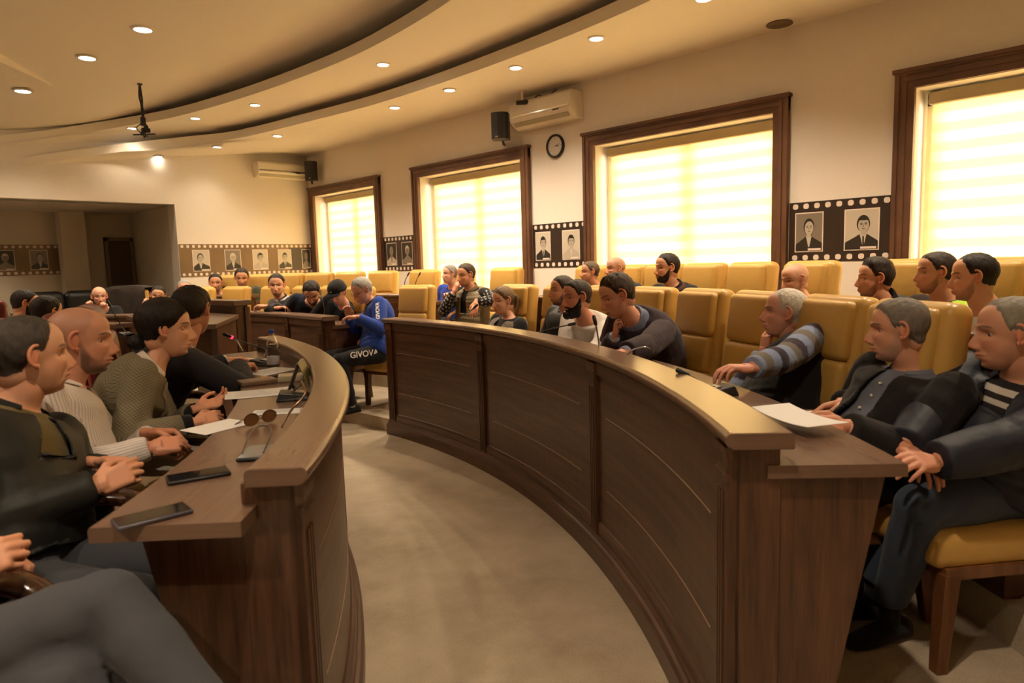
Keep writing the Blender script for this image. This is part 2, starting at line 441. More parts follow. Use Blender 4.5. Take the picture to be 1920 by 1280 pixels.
# ---------------- ceilings
def droop(x, y):
    u = min(max((4.8 - x) / 3.0, 0), 1) ** 1.5; v = min(max((y - 7.5) / 3.2, 0), 1) ** 2
    return 0.45 * u * v
def catmull(P, n=10):
    out = []
    P = [np.array(p, float) for p in P]
    for i in range(len(P) - 1):
        p0 = P[max(i - 1, 0)]; p1 = P[i]; p2 = P[i + 1]; p3 = P[min(i + 2, len(P) - 1)]
        for k in range(n):
            t = k / n
            out.append(0.5 * (2 * p1 + (p2 - p0) * t + (2 * p0 - 5 * p1 + 4 * p2 - p3) * t * t + (3 * p1 - p0 - 3 * p2 + p3) * t ** 3))
    out.append(P[-1]); return out
EA = catmull([(1.9, 10.73, 2.93), (2.35, 10.70, 3.04), (3.0, 10.62, 3.19), (3.75, 10.42, 3.33), (4.32, 9.85, 3.4), (4.57, 8.2, 3.4), (4.71, 6.9, 3.4), (4.72, 5.5, 3.4), (4.62, 3.9, 3.4), (4.40, 2.6, 3.4), (3.9, 0.9, 3.4), (3.1, -0.8, 3.4), (1.9, -2.3, 3.4), (0.9, -3.2, 3.4)])
EB = catmull([(0.4, 10.73, 3.05), (1.67, 10.70, 3.175), (2.78, 10.55, 3.45), (3.40, 9.60, 3.54), (3.68, 8.1, 3.55), (3.80, 6.6, 3.55), (3.79, 5.5, 3.55), (3.62, 4.2, 3.55), (3.25, 2.9, 3.55), (2.6, 1.4, 3.55), (1.6, 0.0, 3.55), (0.2, -1.1, 3.55), (-1.5, -1.9, 3.55)])
def off2(E, d):
    out = []
    for i, p in enumerate(E):
        t = E[min(i + 1, len(E) - 1)] - E[max(i - 1, 0)]; n = np.array([-t[1], t[0], 0]); n /= np.linalg.norm(n)
        out.append(p + n * d)
    return out
def slab(name, E, outer, th):
    """flat ceiling band from the curved edge E to outer points, with a board edge of height th"""
    mb = MB(); n = len(E); V = []
    Eb = off2(E, 0.022)
    for i in range(n):
        x, y, z = E[i]; V += [(x, y, z), tuple(outer(E[i])), (x, y, z + th), (Eb[i][0], Eb[i][1], z + th)]
    F = []
    for i in range(n - 1):
        a, b = 4 * i, 4 * (i + 1)
        F += [(a, b, b + 1, a + 1), (a, a + 2, b + 2, b), (a + 2, a + 3, b + 3, b + 2)]
    mb.add(V, F)
    return tag(mb.build(name, M_ceil, smooth=True, angle=30), kind='structure')
def outA(p): return (max(XW + .05, p[0]), p[1], p[2])
# level A: strip from curve EA out to the window wall
mb = MB(); V = []; n = len(EA); K = 8
yl = [10.78 - (10.78 + 3.3) * i / (n - 1) for i in range(n)]
for i in range(n):
    x, y, z = EA[i]; V += [(x, y, z + 0.11), (x, y, z)]
    oy = yl[i]; oz = ZC
    # outer target along the walls
    s_ = i / (n - 1)
    if i < 14:
        ox = x + (XW + .05 - x) * (i / 14) ** 0.7; oy = 10.78; oz = z + (ZC - z) * (i / 14) ** 0.7
    else: ox = XW + .05; oy = 10.78 - (10.78 + 3.3) * ((i - 14) / (n - 15)); oz = ZC
    for k in range(1, K + 1): q = k / K; V.append((x + (ox - x) * q, y + (oy - y) * q, z + (oz - z) * min(1, q * 1.2)))
F = []; m = K + 2
for i in range(n - 1):
    for k in range(m - 1): F.append((i * m + k, i * m + k + 1, (i + 1) * m + k + 1, (i + 1) * m + k))
mb.add(V, F); tag(mb.build('ceiling_outer', M_ceil, smooth=True, angle=30), kind='structure')
# level B band: from curve EB out past EA (cove gap above A)
EA2 = off2(EA, 0.0)
def resample(E, n):
    E = np.array(E); d = np.r_[0, np.cumsum(np.linalg.norm(np.diff(E, axis=0), axis=1))]; u = np.linspace(0, d[-1], n)
    return np.stack([np.interp(u, d, E[:, k]) for k in range(3)], 1)
nB = 90
A_ = resample(EA, nB); B_ = resample(EB, nB)
mb = MB(); V = []
cen = np.array([-6., 5.5, 0])
for i in range(nB):
    b = B_[i]; a = A_[i].copy(); dr_ = a - cen; dr_[2] = 0; dr_ /= np.linalg.norm(dr_)
    o = a + dr_ * 0.28; zo = a[2] + 0.20 if a[2] > 3.39 else a[2] + 0.16
    zb = b[2]
    V += [(b[0], b[1], zb + 0.11), (b[0], b[1], zb), ((b[0] + a[0]) / 2, (b[1] + a[1]) / 2, (max(zb, a[2] + .13) + zo) / 2), (o[0], o[1], max(zo, a[2] + .12)), (o[0], o[1], a[2] - 0.0)]
F = []
for i in range(nB - 1):
    for k in range(4): F.append((i * 5 + k, i * 5 + k + 1, (i + 1) * 5 + k + 1, (i + 1) * 5 + k))
mb.add(V, F); tag(mb.build('ceiling_middle', M_ceil, smooth=True, angle=25), kind='structure')
# level C: the high centre
mb = MB(); V = []; nx, ny = 40, 50
for j in range(ny + 1):
    for i in range(nx + 1):
        x = X0 - .1 + (4.5 - X0) * i / nx; y = Y0 - .1 + (YB + .1 - Y0 + .05) * j / ny
        V.append((x, y, 3.80 - droop(x, y)))
F = [(j * (nx + 1) + i, j * (nx + 1) + i + 1, (j + 1) * (nx + 1) + i + 1, (j + 1) * (nx + 1) + i) for j in range(ny) for i in range(nx)]
mb.add(V, F); tag(mb.build('ceiling', M_ceil, smooth=True), kind='structure')
mb = MB(); mb.box(((X0 + XW) / 2, (Y0 + YB) / 2, 4.45), (XW - X0 + .8, YB - Y0 + .8, 0.1)); tag(mb.build('ceiling_roof', M_ceil), kind='structure')
# pale beam end at the far left of the ceiling
pe = at(78, 160, z=3.66); pf = at(-260, 10, z=3.66); mc = (pe + pf) / 2
mb = MB(); mb.box((mc[0], mc[1], 3.73), (float(np.linalg.norm(pe[:2] - pf[:2])), 0.22, 0.14), rz=math.atan2(pf[1] - pe[1], pf[0] - pe[0])); tag(mb.build('trim_2', M_ceil), kind='structure')

# ---------------- downlights
def make_downlight(x, y, z, label, group, size=0.055, power=75):
    if 'far wall portraits' in label: power = 16
    if 'hanging cable' in label: power = 9
    if 'far left end' in label: power = 1.5
    r = empty('downlight', (x, y, z), 0, label, 'ceiling light', group)
    MB().lathe([(size * 1.35, 0.004), (size * 1.35, -0.006), (size * 1.05, -0.010), (size, -0.004), (size, 0.0)], n=20).build('trim_ring', M_white, r, smooth=True)
    MB().lathe([(0.0001, -0.005), (size * 0.98, -0.0045)], n=20).build('lens', M_lamp, r)
    l = bpy.data.lights.new('downlight_glow', 'SPOT'); l.energy = power; l.spot_size = math.radians(125); l.spot_blend = 1.0; l.shadow_soft_size = 0.05
    l.color = (1.0, 0.80, 0.57)
    lo = bpy.data.objects.new('downlight_glow', l); COL.objects.link(lo); lo.parent = r; lo.location = (0, 0, -0.03)
    return r
bpy.context.view_layer.update()
_dg = bpy.context.evaluated_depsgraph_get()
def on_ceiling(px, py):
    for k in range(60):
        v = ray(px, py - k); hit, loc, nor, idx, ob, mt = SC.ray_cast(_dg, Vector((0, 0, EYE)), Vector(v.tolist()).normalized())
        if hit and ob.name.startswith('ceiling'): return (loc.x, loc.y, loc.z)
    return (loc.x, loc.y, loc.z)
la = [(1118, 71), (967, 126), (843, 168), (740, 201), (520, 254), (1290, -3)]
pa = [on_ceiling(px, py) for px, py in la]
pa[-1] = (4.75, 2.7, 3.4)
pa += [on_ceiling(407, 275), on_ceiling(296, 293)]
pa += [(4.45, 1.5, 3.4), (4.05, 0.3, 3.4)]
nm = ['over the middle window', 'in front of the wall speaker', 'left of the wall speaker', 'over the second window', 'nearest the far corner', 'highest at the top edge', 'above the far wall portraits', 'at the far left end of the outer row', 'over the nearest window', 'near the right edge of the room']
for (x, y, z), s in zip(pa, nm): make_downlight(x, y, z - .002, 'downlight in the outer ceiling ring, ' + s, 'downlights in the outer ceiling ring')
lb = [((718, 120), 'rightmost bright one'), ((478, 196), 'second from the left of the cable'), ((366, 221), 'just right of the hanging cable'), ((247, 240), 'just behind the hanging cable')]
for (px, py), s in lb:
    q = on_ceiling(px, py)
    make_downlight(q[0], q[1], q[2] - .002, 'downlight in the middle ceiling ring, ' + s, 'downlights in the middle ceiling ring')
lc = [((268, 60), 'rightmost'), ((163, 108), 'middle'), ((40, 143), 'leftmost')]
for (px, py), s in lc:
    q = at(px, py, z=3.77)
    if q[1] > 9: q[2] = 3.77
    make_downlight(q[0], q[1], 3.795 - droop(q[0], q[1]), 'bright round downlight in the high central ceiling, %s of three' % s, 'downlights in the central ceiling', 0.075, 80)
for k_, (x, y) in enumerate(((-1.5, 3.5), (-3.5, 2.0), (-3.5, 5.5), (0.5, 0.6), (-1.5, 0.5), (-4.5, 8.5), (-1.0, 7.0))):  # extra downlights out of view, added as general fill
    make_downlight(x, y, 3.795, 'added fill downlight in the unseen central ceiling, %s' % ['outside the picture to the left', 'behind the viewer', 'far to the left', 'over the viewer', 'left of the viewer', 'at the far left end', 'over the left desk'][k_], 'added fill downlights out of view', 0.075, 110)

make_downlight(0.9, 12.0, ZO - .002, 'downlight in the low alcove ceiling at far left, hidden from the aisle', 'added alcove fill lights', 0.06, 75)  # lamp added to brighten the alcove, no fitting is seen there
# ================================================================== desks
def desk(name, D, a0, a1, label, posts, zl=1.05, zf=0.0, wt_in=0.50, zw=None, ends=(1, 1), inlay=True, floor_t=T1, wskew=(0, 0), lo=(-0.018, 0.160), ledge_off=(0, 0), wt_off=(0, 0)):
    """curved bench desk. t runs from the aisle face to the sitters. zl ledge height, zf height of floor at the face."""
    if zw is None: zw = zl - 0.095
    x, y = pol(D[0], D[1], (a0 + a1) / 2)
    r = empty(name, (x, y, zf), 0, label, 'desk')
    loc = (x, y, zf)
    def B(mb, nm, mats, **k):
        mb.v = [(vx - x, vy - y, vz - zf) for vx, vy, vz in mb.v]
        return mb.build(nm, mats, r, **k)
    # ledge with rounded nose
    mb = MB()
    q0, q1 = lo; nose = [(q0 + .007, zl - 0.036), (q0, zl - 0.022), (q0 + .002, zl - 0.010), (q0 + .012, zl), (q1 - .008, zl), (q1, zl - 0.010), (q1, zl - 0.045), (q0 + .022, zl - 0.045)]
    e0 = 0.35 if ends[0] else 0; e1 = 0.35 if ends[1] else 0
    arcsweep(mb, D, a0 - e0 + ledge_off[0], a1 + e1 + ledge_off[1], nose)
    B(mb, 'ledge', M_top, bevel=0.003)
    # front: panels, rails, plinth
    mb = MB()
    ja, jb = (a0 + .05 if ends[0] else a0), (a1 - .05 if ends[1] else a1)
    arcsweep(mb, D, ja, jb, [(0.012, zf + 0.10), (0.012, zl - 0.045), (0.035, zl - 0.045), (0.035, zf + 0.10)])
    arcsweep(mb, D, ja, jb, [(0.0, zl - 0.105), (0.0, zl - 0.045), (0.02, zl - 0.045), (0.02, zl - 0.11)])
    arcsweep(mb, D, ja, jb, [(0.0, zf + 0.10), (0.0, zf + 0.17), (0.006, zf + 0.185), (0.02, zf + 0.20), (0.02, zf + 0.10)])
    B(mb, 'front_panel', M_wood)
    mb = MB()
    arcsweep(mb, D, a0 - .1, a1 + .1, [(-0.035, zf), (-0.035, zf + 0.085), (-0.025, zf + 0.10), (-0.012, zf + 0.105), (-0.010, zf + 0.125), (0.03, zf + 0.125), (0.03, zf)])
    B(mb, 'plinth', M_wood)
    # posts
    w = math.degrees(0.045 / D[1])
    for k, a in enumerate(posts):
        mb = MB()
        aa = a + (w if k == 0 and ends[0] else (-w if k == len(posts) - 1 and ends[1] else 0))
        arcsweep(mb, D, aa - w, aa + w, [(-0.007, zf + 0.10), (-0.007, zl - 0.045), (0.03, zl - 0.045), (0.03, zf + 0.10)], step=0.5)
        for q in (-0.5, 0.0, 0.5):
            arcsweep(mb, D, aa + q * w - w * 0.11, aa + q * w + w * 0.11, [(-0.012, zf + 0.14), (-0.012, zl - 0.17), (0.0, zl - 0.17), (0.0, zf + 0.14)], step=0.5)
        arcsweep(mb, D, aa - w * 1.15, aa + w * 1.15, [(-0.010, zl - 0.095), (-0.014, zl - 0.065), (-0.014, zl - 0.045), (0.01, zl - 0.045), (0.01, zl - 0.105)], step=0.5)
        arcsweep(mb, D, aa - w * 1.1, aa + w * 1.1, [(-0.012, zl - 0.14), (-0.012, zl - 0.12), (0.0, zl - 0.12), (0.0, zl - 0.14)], step=0.5)
        B(mb, 'post', M_post)
    # thin inlaid lines
    if inlay:
        mb = MB(); H = zl - zf
        for a, b in zip(posts[:-1], posts[1:]):
            for fz in (0.71, 0.365):
                da = b - a; z = zf + H * fz
                arcsweep(mb, D, a + da * 0.13, b - da * 0.09, [(0.0105, z - 0.0018), (0.0105, z + 0.0018), (0.014, z + 0.0018), (0.014, z - 0.0018)])
        B(mb, 'inlay_lines', M_inlay)
    # riser between ledge and worktop, worktop, apron
    ia, ib = (a0 + .25 if ends[0] else a0), (a1 - .25 if ends[1] else a1)
    mb = MB(); arcsweep(mb, D, ia, ib, [(0.095, zw - 0.30), (0.095, zl - 0.045), (0.125, zl - 0.045), (0.125, zw - 0.30)])
    B(mb, 'riser', M_wood)
    mb = MB()
    arcsweep(mb, D, a0 - .1 + wt_off[0], a1 + .1 + wt_off[1], [(0.10, zw - 0.035), (0.10, zw), (wt_in - .004, zw), (wt_in, zw - .006), (wt_in, zw - 0.035)], skew=wskew[1])
    B(mb, 'worktop', M_top)
    # end panels: post + tapered side
    fz = floor_t
    for k, (a, sgn) in enumerate(((a0, 1), (a1, -1))):
        if not ends[k]: continue
        mb = MB()
        arcsweep(mb, D, a, a + sgn * math.degrees(0.035 / D[1]), [(0.0, zf), (0.0, zl - 0.045), (0.135, zl - 0.045), (0.135, zf + .001)], step=5)
        b_ = a + sgn * math.degrees(0.012 / D[1])
        arcsweep(mb, D, b_, b_ + sgn * math.degrees(0.035 / D[1]), [(0.13, fz), (0.13, zw - 0.035), (wt_in - 0.045, zw - 0.035), (wt_in - 0.20, fz)], step=5)
        # end panels have upright grain: swap uv
        mb.uv = [[(v, u) for u, v in q] if q else q for q in mb.uv]
        o = B(mb, 'end_panel', wood('walnut_end', (0.050, 0.021, 0.011), (0.135, 0.062, 0.032), sx=1.5, sy=22))
    return r
DR_ = (CR, 5.83, 1)
desk('curved_desk', DR_, -46.9, 0.2, 'long curved walnut desk on the right with golden glints along its ledge', [-46.9, -30.8, -14.2, 0.2], wt_in=0.46)
DLn = (CL, 5.98, -1)
desk('curved_desk', DLn, -41.4, -8.6, 'curved walnut desk in the left foreground holding phones, papers and sunglasses', [-41.4, -25, -8.6], wt_in=0.43, ends=(1, 1), lo=(-0.032, 0.115), wt_off=(-1.0, 0))
DM = (CM, 7.42, 1)
desk('curved_desk', DM, -6.4, 7.2, 'far desk in front of the man in a black cap, facing the aisle', [-6.4, 0, 7.2], wt_in=0.44, zf=T1, inlay=False)
DLf = (CL, 6.02, -1)
desk('curved_desk', DLf, 17.5, 42, 'far left desk carrying a gooseneck microphone behind the maroon chair', [17.5, 30, 42], wt_in=0.50, inlay=False)
DB = (CR, 6.0, 1)
desk('curved_desk', DB, 35, 62, 'far desk in front of the bald man in black', [35, 48, 62], wt_in=0.42, zf=T1, inlay=False)
DO = (CR, 7.02, 1)
desk('curved_desk', DO, -42, -2.2, 'upper curved desk running between the two rows of mustard chairs on the right', [-42, -28, -15, -2.2], zl=1.20, zf=T2, wt_in=0.36, inlay=False, floor_t=T2)
desk('curved_desk', DO, 7.6, 19, 'upper desk end in front of the man in a blue polo shirt', [7.6, 19], zl=1.20, zf=T2, wt_in=0.36, inlay=False, floor_t=T2)
desk('curved_desk', (CR, 7.30, 1), 31, 40, 'upper desk in front of the man in an olive shirt', [31, 40], zl=1.20, zf=T2, wt_in=0.30, inlay=False, floor_t=T2)
# raised podium desk
def podium():
    zl, zw = 1.25, 1.133
    r = empty('podium_desk', (2.3, 6.3, T1), 0, 'tall raised wooden desk with an upright end post behind the man in a dark suit', 'desk')
    def B(mb, nm, mats, **k):
        mb.v = [(vx - 2.3, vy - 6.3, vz - T1) for vx, vy, vz in mb.v]; return mb.build(nm, mats, r, **k)
    B(MB().prism([(2.665, 6.02), (2.49, 5.99), (2.40, 7.02), (2.60, 7.05)], zl - .045, zl), 'ledge', M_top, bevel=.004)
    B(MB().prism([(2.49, 5.90), (1.93, 4.98), (1.62, 5.3), (1.9, 7.0), (2.45, 7.0)], zw - .035, zw), 'worktop', M_top, bevel=.003)
    mb = MB(); mb.prism([(2.635, 6.04), (2.52, 6.02), (2.51, 6.09), (2.63, 6.1)], T1, zl - .045)
    mb.prism([(2.65, 6.03), (2.60, 6.02), (2.60, 6.08), (2.65, 6.08)], T1, zl - .06)
    mb.uv = [[(v, u) for u, v in q] if q else q for q in mb.uv]
    B(mb, 'end_post', wood('walnut_end', (0.050, 0.021, 0.011), (0.135, 0.062, 0.032), sx=1.5, sy=22))
    mb = MB(); mb.prism([(2.53, 6.05), (2.02, 5.20), (1.99, 5.23), (2.50, 6.08)], T1, zw - .035)
    mb.uv = [[(v, u) for u, v in q] if q else q for q in mb.uv]
    B(mb, 'end_panel', wood('walnut_end', (0.050, 0.021, 0.011), (0.135, 0.062, 0.032), sx=1.5, sy=22))
    B(MB().prism([(2.62, 6.08), (2.58, 6.08), (2.50, 7.03), (2.54, 7.03)], T1, zl - .045), 'front_panel', M_wood)
podium()

# ================================================================== chairs
def chair(name, leather, wooden, label, arms=True, exec_=False):
    r = empty(name, (0, 0, 0), 0, label, 'chair')
    H = 1.21
    sw = 0.49
    # seat, forward is +x
    mb = MB()
    def dome(v):
        return Vector((v.x, v.y, v.z + (0.015 * math.cos(v.x / 0.27 * 1.3) * math.cos(v.y / 0.27 * 1.3) if v.z > 0 else 0)))
    mb.rbox((0.02, 0, 0.415), (0.52, sw, 0.125), 0.045, seg=5, fn=dome)
    mb.build('seat', leather, r, smooth=True)
    # backrest: shell with three pads, leaning back a little
    tilt = Matrix.Rotation(math.radians(-7), 3, 'Y')
    def bend(v): return Vector((v.x + 0.18 * v.y * v.y, v.y, v.z))
    mb = MB()
    mb.rbox((-0.300, 0, 0.805), (0.125, 0.462, 0.78), 0.050, rot=tilt, seg=5, fn=bend)
    for (z0, z1) in ((0.47, 0.685), (0.69, 0.905), (0.91, 1.170)):
        zc = (z0 + z1) / 2; h = z1 - z0
        xo = -0.235 - math.tan(math.radians(7)) * (zc - 0.815)
        mb.rbox((xo, 0, zc), (0.085, 0.385, h + .01), 0.034, rot=tilt, seg=4, fn=lambda v: Vector((v.x + 0.12 * v.y * v.y, v.y, v.z)))
    mb.build('backrest', leather, r, smooth=True)
    MB().box((0.01, 0, 0.345), (0.47, 0.49, 0.045)).build('seat_frame', wooden, r, bevel=0.006)
    for sx in (0.22, -0.20):
        for sy in (-0.22, 0.22):
            mb = MB(); n = 4
            k = 1.0
            V = []
            for z, w, dx in ((0.0, 0.040, 0.02 if sx > 0 else -0.05), (0.345, 0.056, 0)):
                for (ax, ay) in ((-1, -1), (1, -1), (1, 1), (-1, 1)): V.append((sx + dx + ax * w / 2, sy + ay * w / 2, z))
            mb.add(V, [(3, 2, 1, 0), (4, 5, 6, 7), (0, 1, 5, 4), (1, 2, 6, 5), (2, 3, 7, 6), (3, 0, 4, 7)])
            mb.build('leg', wooden, r, bevel=0.004)
    for sy in (-1, 1):
        mb = MB()
        y = sy * 0.265
        pts = catmull([(-0.25, y, 0.66), (-0.10, y, 0.695), (0.06, y * 1.03, 0.70), (0.18, y * 1.03, 0.672), (0.235, y, 0.60), (0.22, y * .98, 0.50), (0.17, y * .95, 0.385)], 6)
        mb.tube(pts, [0.026] * len(pts), n=10, flat=0.7)
        mb.build('armrest', wooden if not exec_ else M_armdark, r, smooth=True)
    return r
def chair_exec():
    r = empty('executive_chair', (0, 0, 0), 0, '', 'chair')
    mb = MB(); mb.rbox((0.02, 0, 0.42), (0.54, 0.56, 0.15), 0.06, seg=5); mb.build('seat', M_red, r, smooth=True)
    tilt = Matrix.Rotation(math.radians(-6), 3, 'Y')
    def bend(v):
        w = 1 - 0.16 * max(0, (v.z / 0.38)) ** 2
        return Vector((v.x + 0.25 * v.y * v.y - 0.10 * max(0, v.z - 0.2), v.y * w, v.z))
    mb = MB(); mb.rbox((-0.30, 0, 0.85), (0.13, 0.60, 0.78), 0.06, rot=tilt, seg=6, fn=bend)
    mb.rbox((-0.235, 0, 0.80), (0.08, 0.46, 0.60), 0.038, rot=tilt, seg=4, fn=bend)
    mb.build('backrest', M_red, r, smooth=True)
    mb = MB()
    # stitched welt round the edge
    pts = []
    for k in range(41):
        t = k / 40 * pi; 
        pts.append(tilt @ bend(Vector((0.066, 0.262 * math.cos(t), 0.345 * math.sin(t) ** 0.5 if 0 < t < pi else 0))) + Vector((-0.30, 0, 0.85)))
    mb.tube(pts, 0.006, n=6); mb.build('welt', plain('welt', (0.30, 0.06, 0.04), 0.4), r, smooth=True)
    for sy in (-1, 1):
        mb = MB(); y = sy * 0.31
        pts = catmull([(-0.26, y, 0.64), (-0.10, y, 0.67), (0.08, y, 0.68), (0.20, y, 0.655), (0.265, y, 0.58), (0.265, y, 0.49), (0.20, y * .97, 0.40), (0.05, y * .95, 0.36)], 6)
        mb.tube(pts, [0.034] * len(pts), n=12, flat=0.75)
        mb.build('armrest', M_armdark, r, smooth=True)
    for k in range(5):
        a = 2 * pi * k / 5; mb = MB()
        mb.tube([(0.02, 0, 0.10), (0.02 + .14 * math.cos(a), .14 * math.sin(a), 0.085), (0.02 + .28 * math.cos(a), .28 * math.sin(a), 0.04)], [0.03, 0.024, 0.016], n=8)
        mb.ell((0.02 + .28 * math.cos(a), .28 * math.sin(a), 0.024), (0.022, 0.022, 0.022), n=8, m=6)
        mb.build('base_arm', M_armdark, r, smooth=True)
    MB().tube([(0.02, 0, 0.08), (0.02, 0, 0.36)], 0.028, n=12).build('column', M_grey, r, smooth=True)
    return r
ych = chair('meeting_chair', M_yel, M_leg, '')
ych['group'] = 'mustard leather meeting chairs'
rch = chair_exec(); rch['group'] = 'maroon leather executive chairs'
first = {'y': True, 'r': True}
def put_chair(kind, x, y, z, rz, label):
    src = ych if kind == 'y' else rch
    if first[kind]:
        first[kind] = False; src.location = (x, y, z); src.rotation_euler = (0, 0, rz); src['label'] = label; return src
    return dup(src, (x, y, z), rz, label)
def ring_chair(kind, C, rback, a, z, label, inward=True, twist=0):
    """rback: radius of the back's front face"""
    x, y = pol(C, rback - 0.24 if inward else rback + 0.24, a)
    put_chair(kind, x, y, z, math.radians(a + (180 if inward else 0) + twist), label)
INNER = [(-5.5, 'mustard leather chair behind the woman in a grey fur gilet'), (-10.8, 'mustard leather chair behind the man in a black jacket beside the bearded man'),
         (-15.6, 'mustard leather chair behind the bearded man in white'), (-20.3, 'mustard leather chair behind the man in a plum blazer'),
         (-25.1, 'empty mustard leather chair right of the man in a plum blazer'), (-29.7, 'empty mustard leather chair left of the white haired man in a striped sweater'),
         (-34.8, 'mustard leather chair behind the white haired man in a striped sweater'), (-39.0, 'mustard leather chair behind the man in a black jacket holding a paper'),]
for a, lb_ in INNER: ring_chair('y', CR, 6.80, a, T1, lb_)
rc_ = put_chair('y', 2.79, 0.57, T1, math.radians(143), 'nearest mustard leather chair, its seat and leg showing at the right edge')
for c_ in list(rc_.children):
    if c_.name.startswith('armrest') and sum(v.co.y for v in c_.data.vertices) > 0: bpy.data.objects.remove(c_)
OUTER = [(36.6, 'far mustard chair at the left end of the back row, beside the olive shirted man'), (32.7, 'far mustard chair right of the olive shirted man in the back row'),
         (29.4, 'mustard chair in the back row under the last film strip portrait by the corner'), (26.0, 'mustard chair in the back row below the left side of the farthest window'),
         (22.4, 'mustard chair in the back row below the right side of the farthest window'), (18.5, 'mustard chair in the back row below the pair of dark portraits'),
         (13.6, 'mustard chair in the back row behind two thin microphones'), (9.6, 'mustard chair under the man in a blue polo shirt'), (4.2, 'lone empty mustard chair in the back row right of the man in a quilted gilet'),
         (-5.1, 'mustard chair behind the short haired man at the left of the wide window'), (-8.7, 'mustard chair behind the man with a shaved head in a checked dark shirt'), (-12.0, 'mustard chair behind the black haired bearded man in the back row'),
         (-15.4, 'empty mustard chair right of the black haired bearded man'), (-19.2, 'empty mustard chair left of the balding man in the back row'), (-23.4, 'mustard chair behind the balding man under the statue portrait'),
         (-29.0, 'mustard chair between the quiffed man and the cropped haired man in the back row'), (-33.4, 'mustard chair behind the man in a yellow safety vest'), (-37.5, 'mustard chair cut by the right edge in the back row')]
for a, lb_ in OUTER: ring_chair('y', CR, 7.86, a, T2, lb_)
MROW = [(20.5, 'mustard chair at the far left of the middle row, behind the suited man'), (15.6, 'empty mustard chair left of the man with folded arms'), (10.2, 'mustard chair behind the man with folded arms'),
        (5.6, 'mustard chair behind the man bowing over a microphone'), (1.6, 'mustard chair behind the man in a black cap'), (-2.4, 'mustard chair under the grey haired man in a blue tracksuit')]
for a, lb_ in MROW: ring_chair('y', CM, 8.06, a, T1, lb_)
put_chair('y', 4.02, 5.72, T1, math.radians(190), 'empty mustard chair beside the aisle, right of the man in a blue tracksuit')
ring_chair('y', CR, 6.95, 43.2, T1, 'mustard chair with a brown jacket thrown over it')
ring_chair('y', CR, 6.95, 35.5, T1, 'mustard chair behind the man in beige resting his cheek on his hand')
for a, lb_ in ((-44.5, 'maroon leather chair with glossy curved arms under the cropped man in grey jeans'), (-38, 'maroon leather chair under the man in a black jacket and olive sweater'), (-31.5, 'maroon leather chair under the bald man in a pinstriped shirt'),
               (-23.6, 'maroon leather chair rising beside the bald man, behind the woman in a blazer'), (-17.5, 'maroon leather chair under the man in a dark suit')):
    ring_chair('r', CL, 4.88 if a < -30 else 4.97, a, T1, lb_, inward=False)
ring_chair('r', CL, 4.75, 12.5, T1, 'maroon leather chair behind the dark haired man at far left', inward=False)
q = at(18, 570, d=4.6); put_chair('r', q[0], q[1], T1, math.radians(20), 'maroon leather chair back at the left edge of the picture')
# ================================================================== people
M_skin = attr_mat('skin', 0.48, bump=0.12, bscale=90, spec=0.4, dist=0.002, sss=0.0)
M_eye = attr_mat('eye', 0.12)
M_hair = attr_mat('hair', 0.62, bump=0.9, bscale=70, dist=0.006, stretch=(1, 1, 0.25), spec=0.3)
M_cloth = attr_mat('cloth', 0.88, bump=0.30, bscale=22, dist=0.012, spec=0.2, sheen=0.1)
M_leatherjk = attr_mat('jacket_shell', 0.58, bump=0.45, bscale=14, dist=0.012, spec=0.35)
M_knit = attr_mat('knit', 0.95, bump=0.5, bscale=120, dist=0.004, spec=0.1, sheen=0.2)
M_fur = attr_mat('fur', 0.95, bump=1.0, bscale=90, dist=0.02, spec=0.1, sheen=0.3)

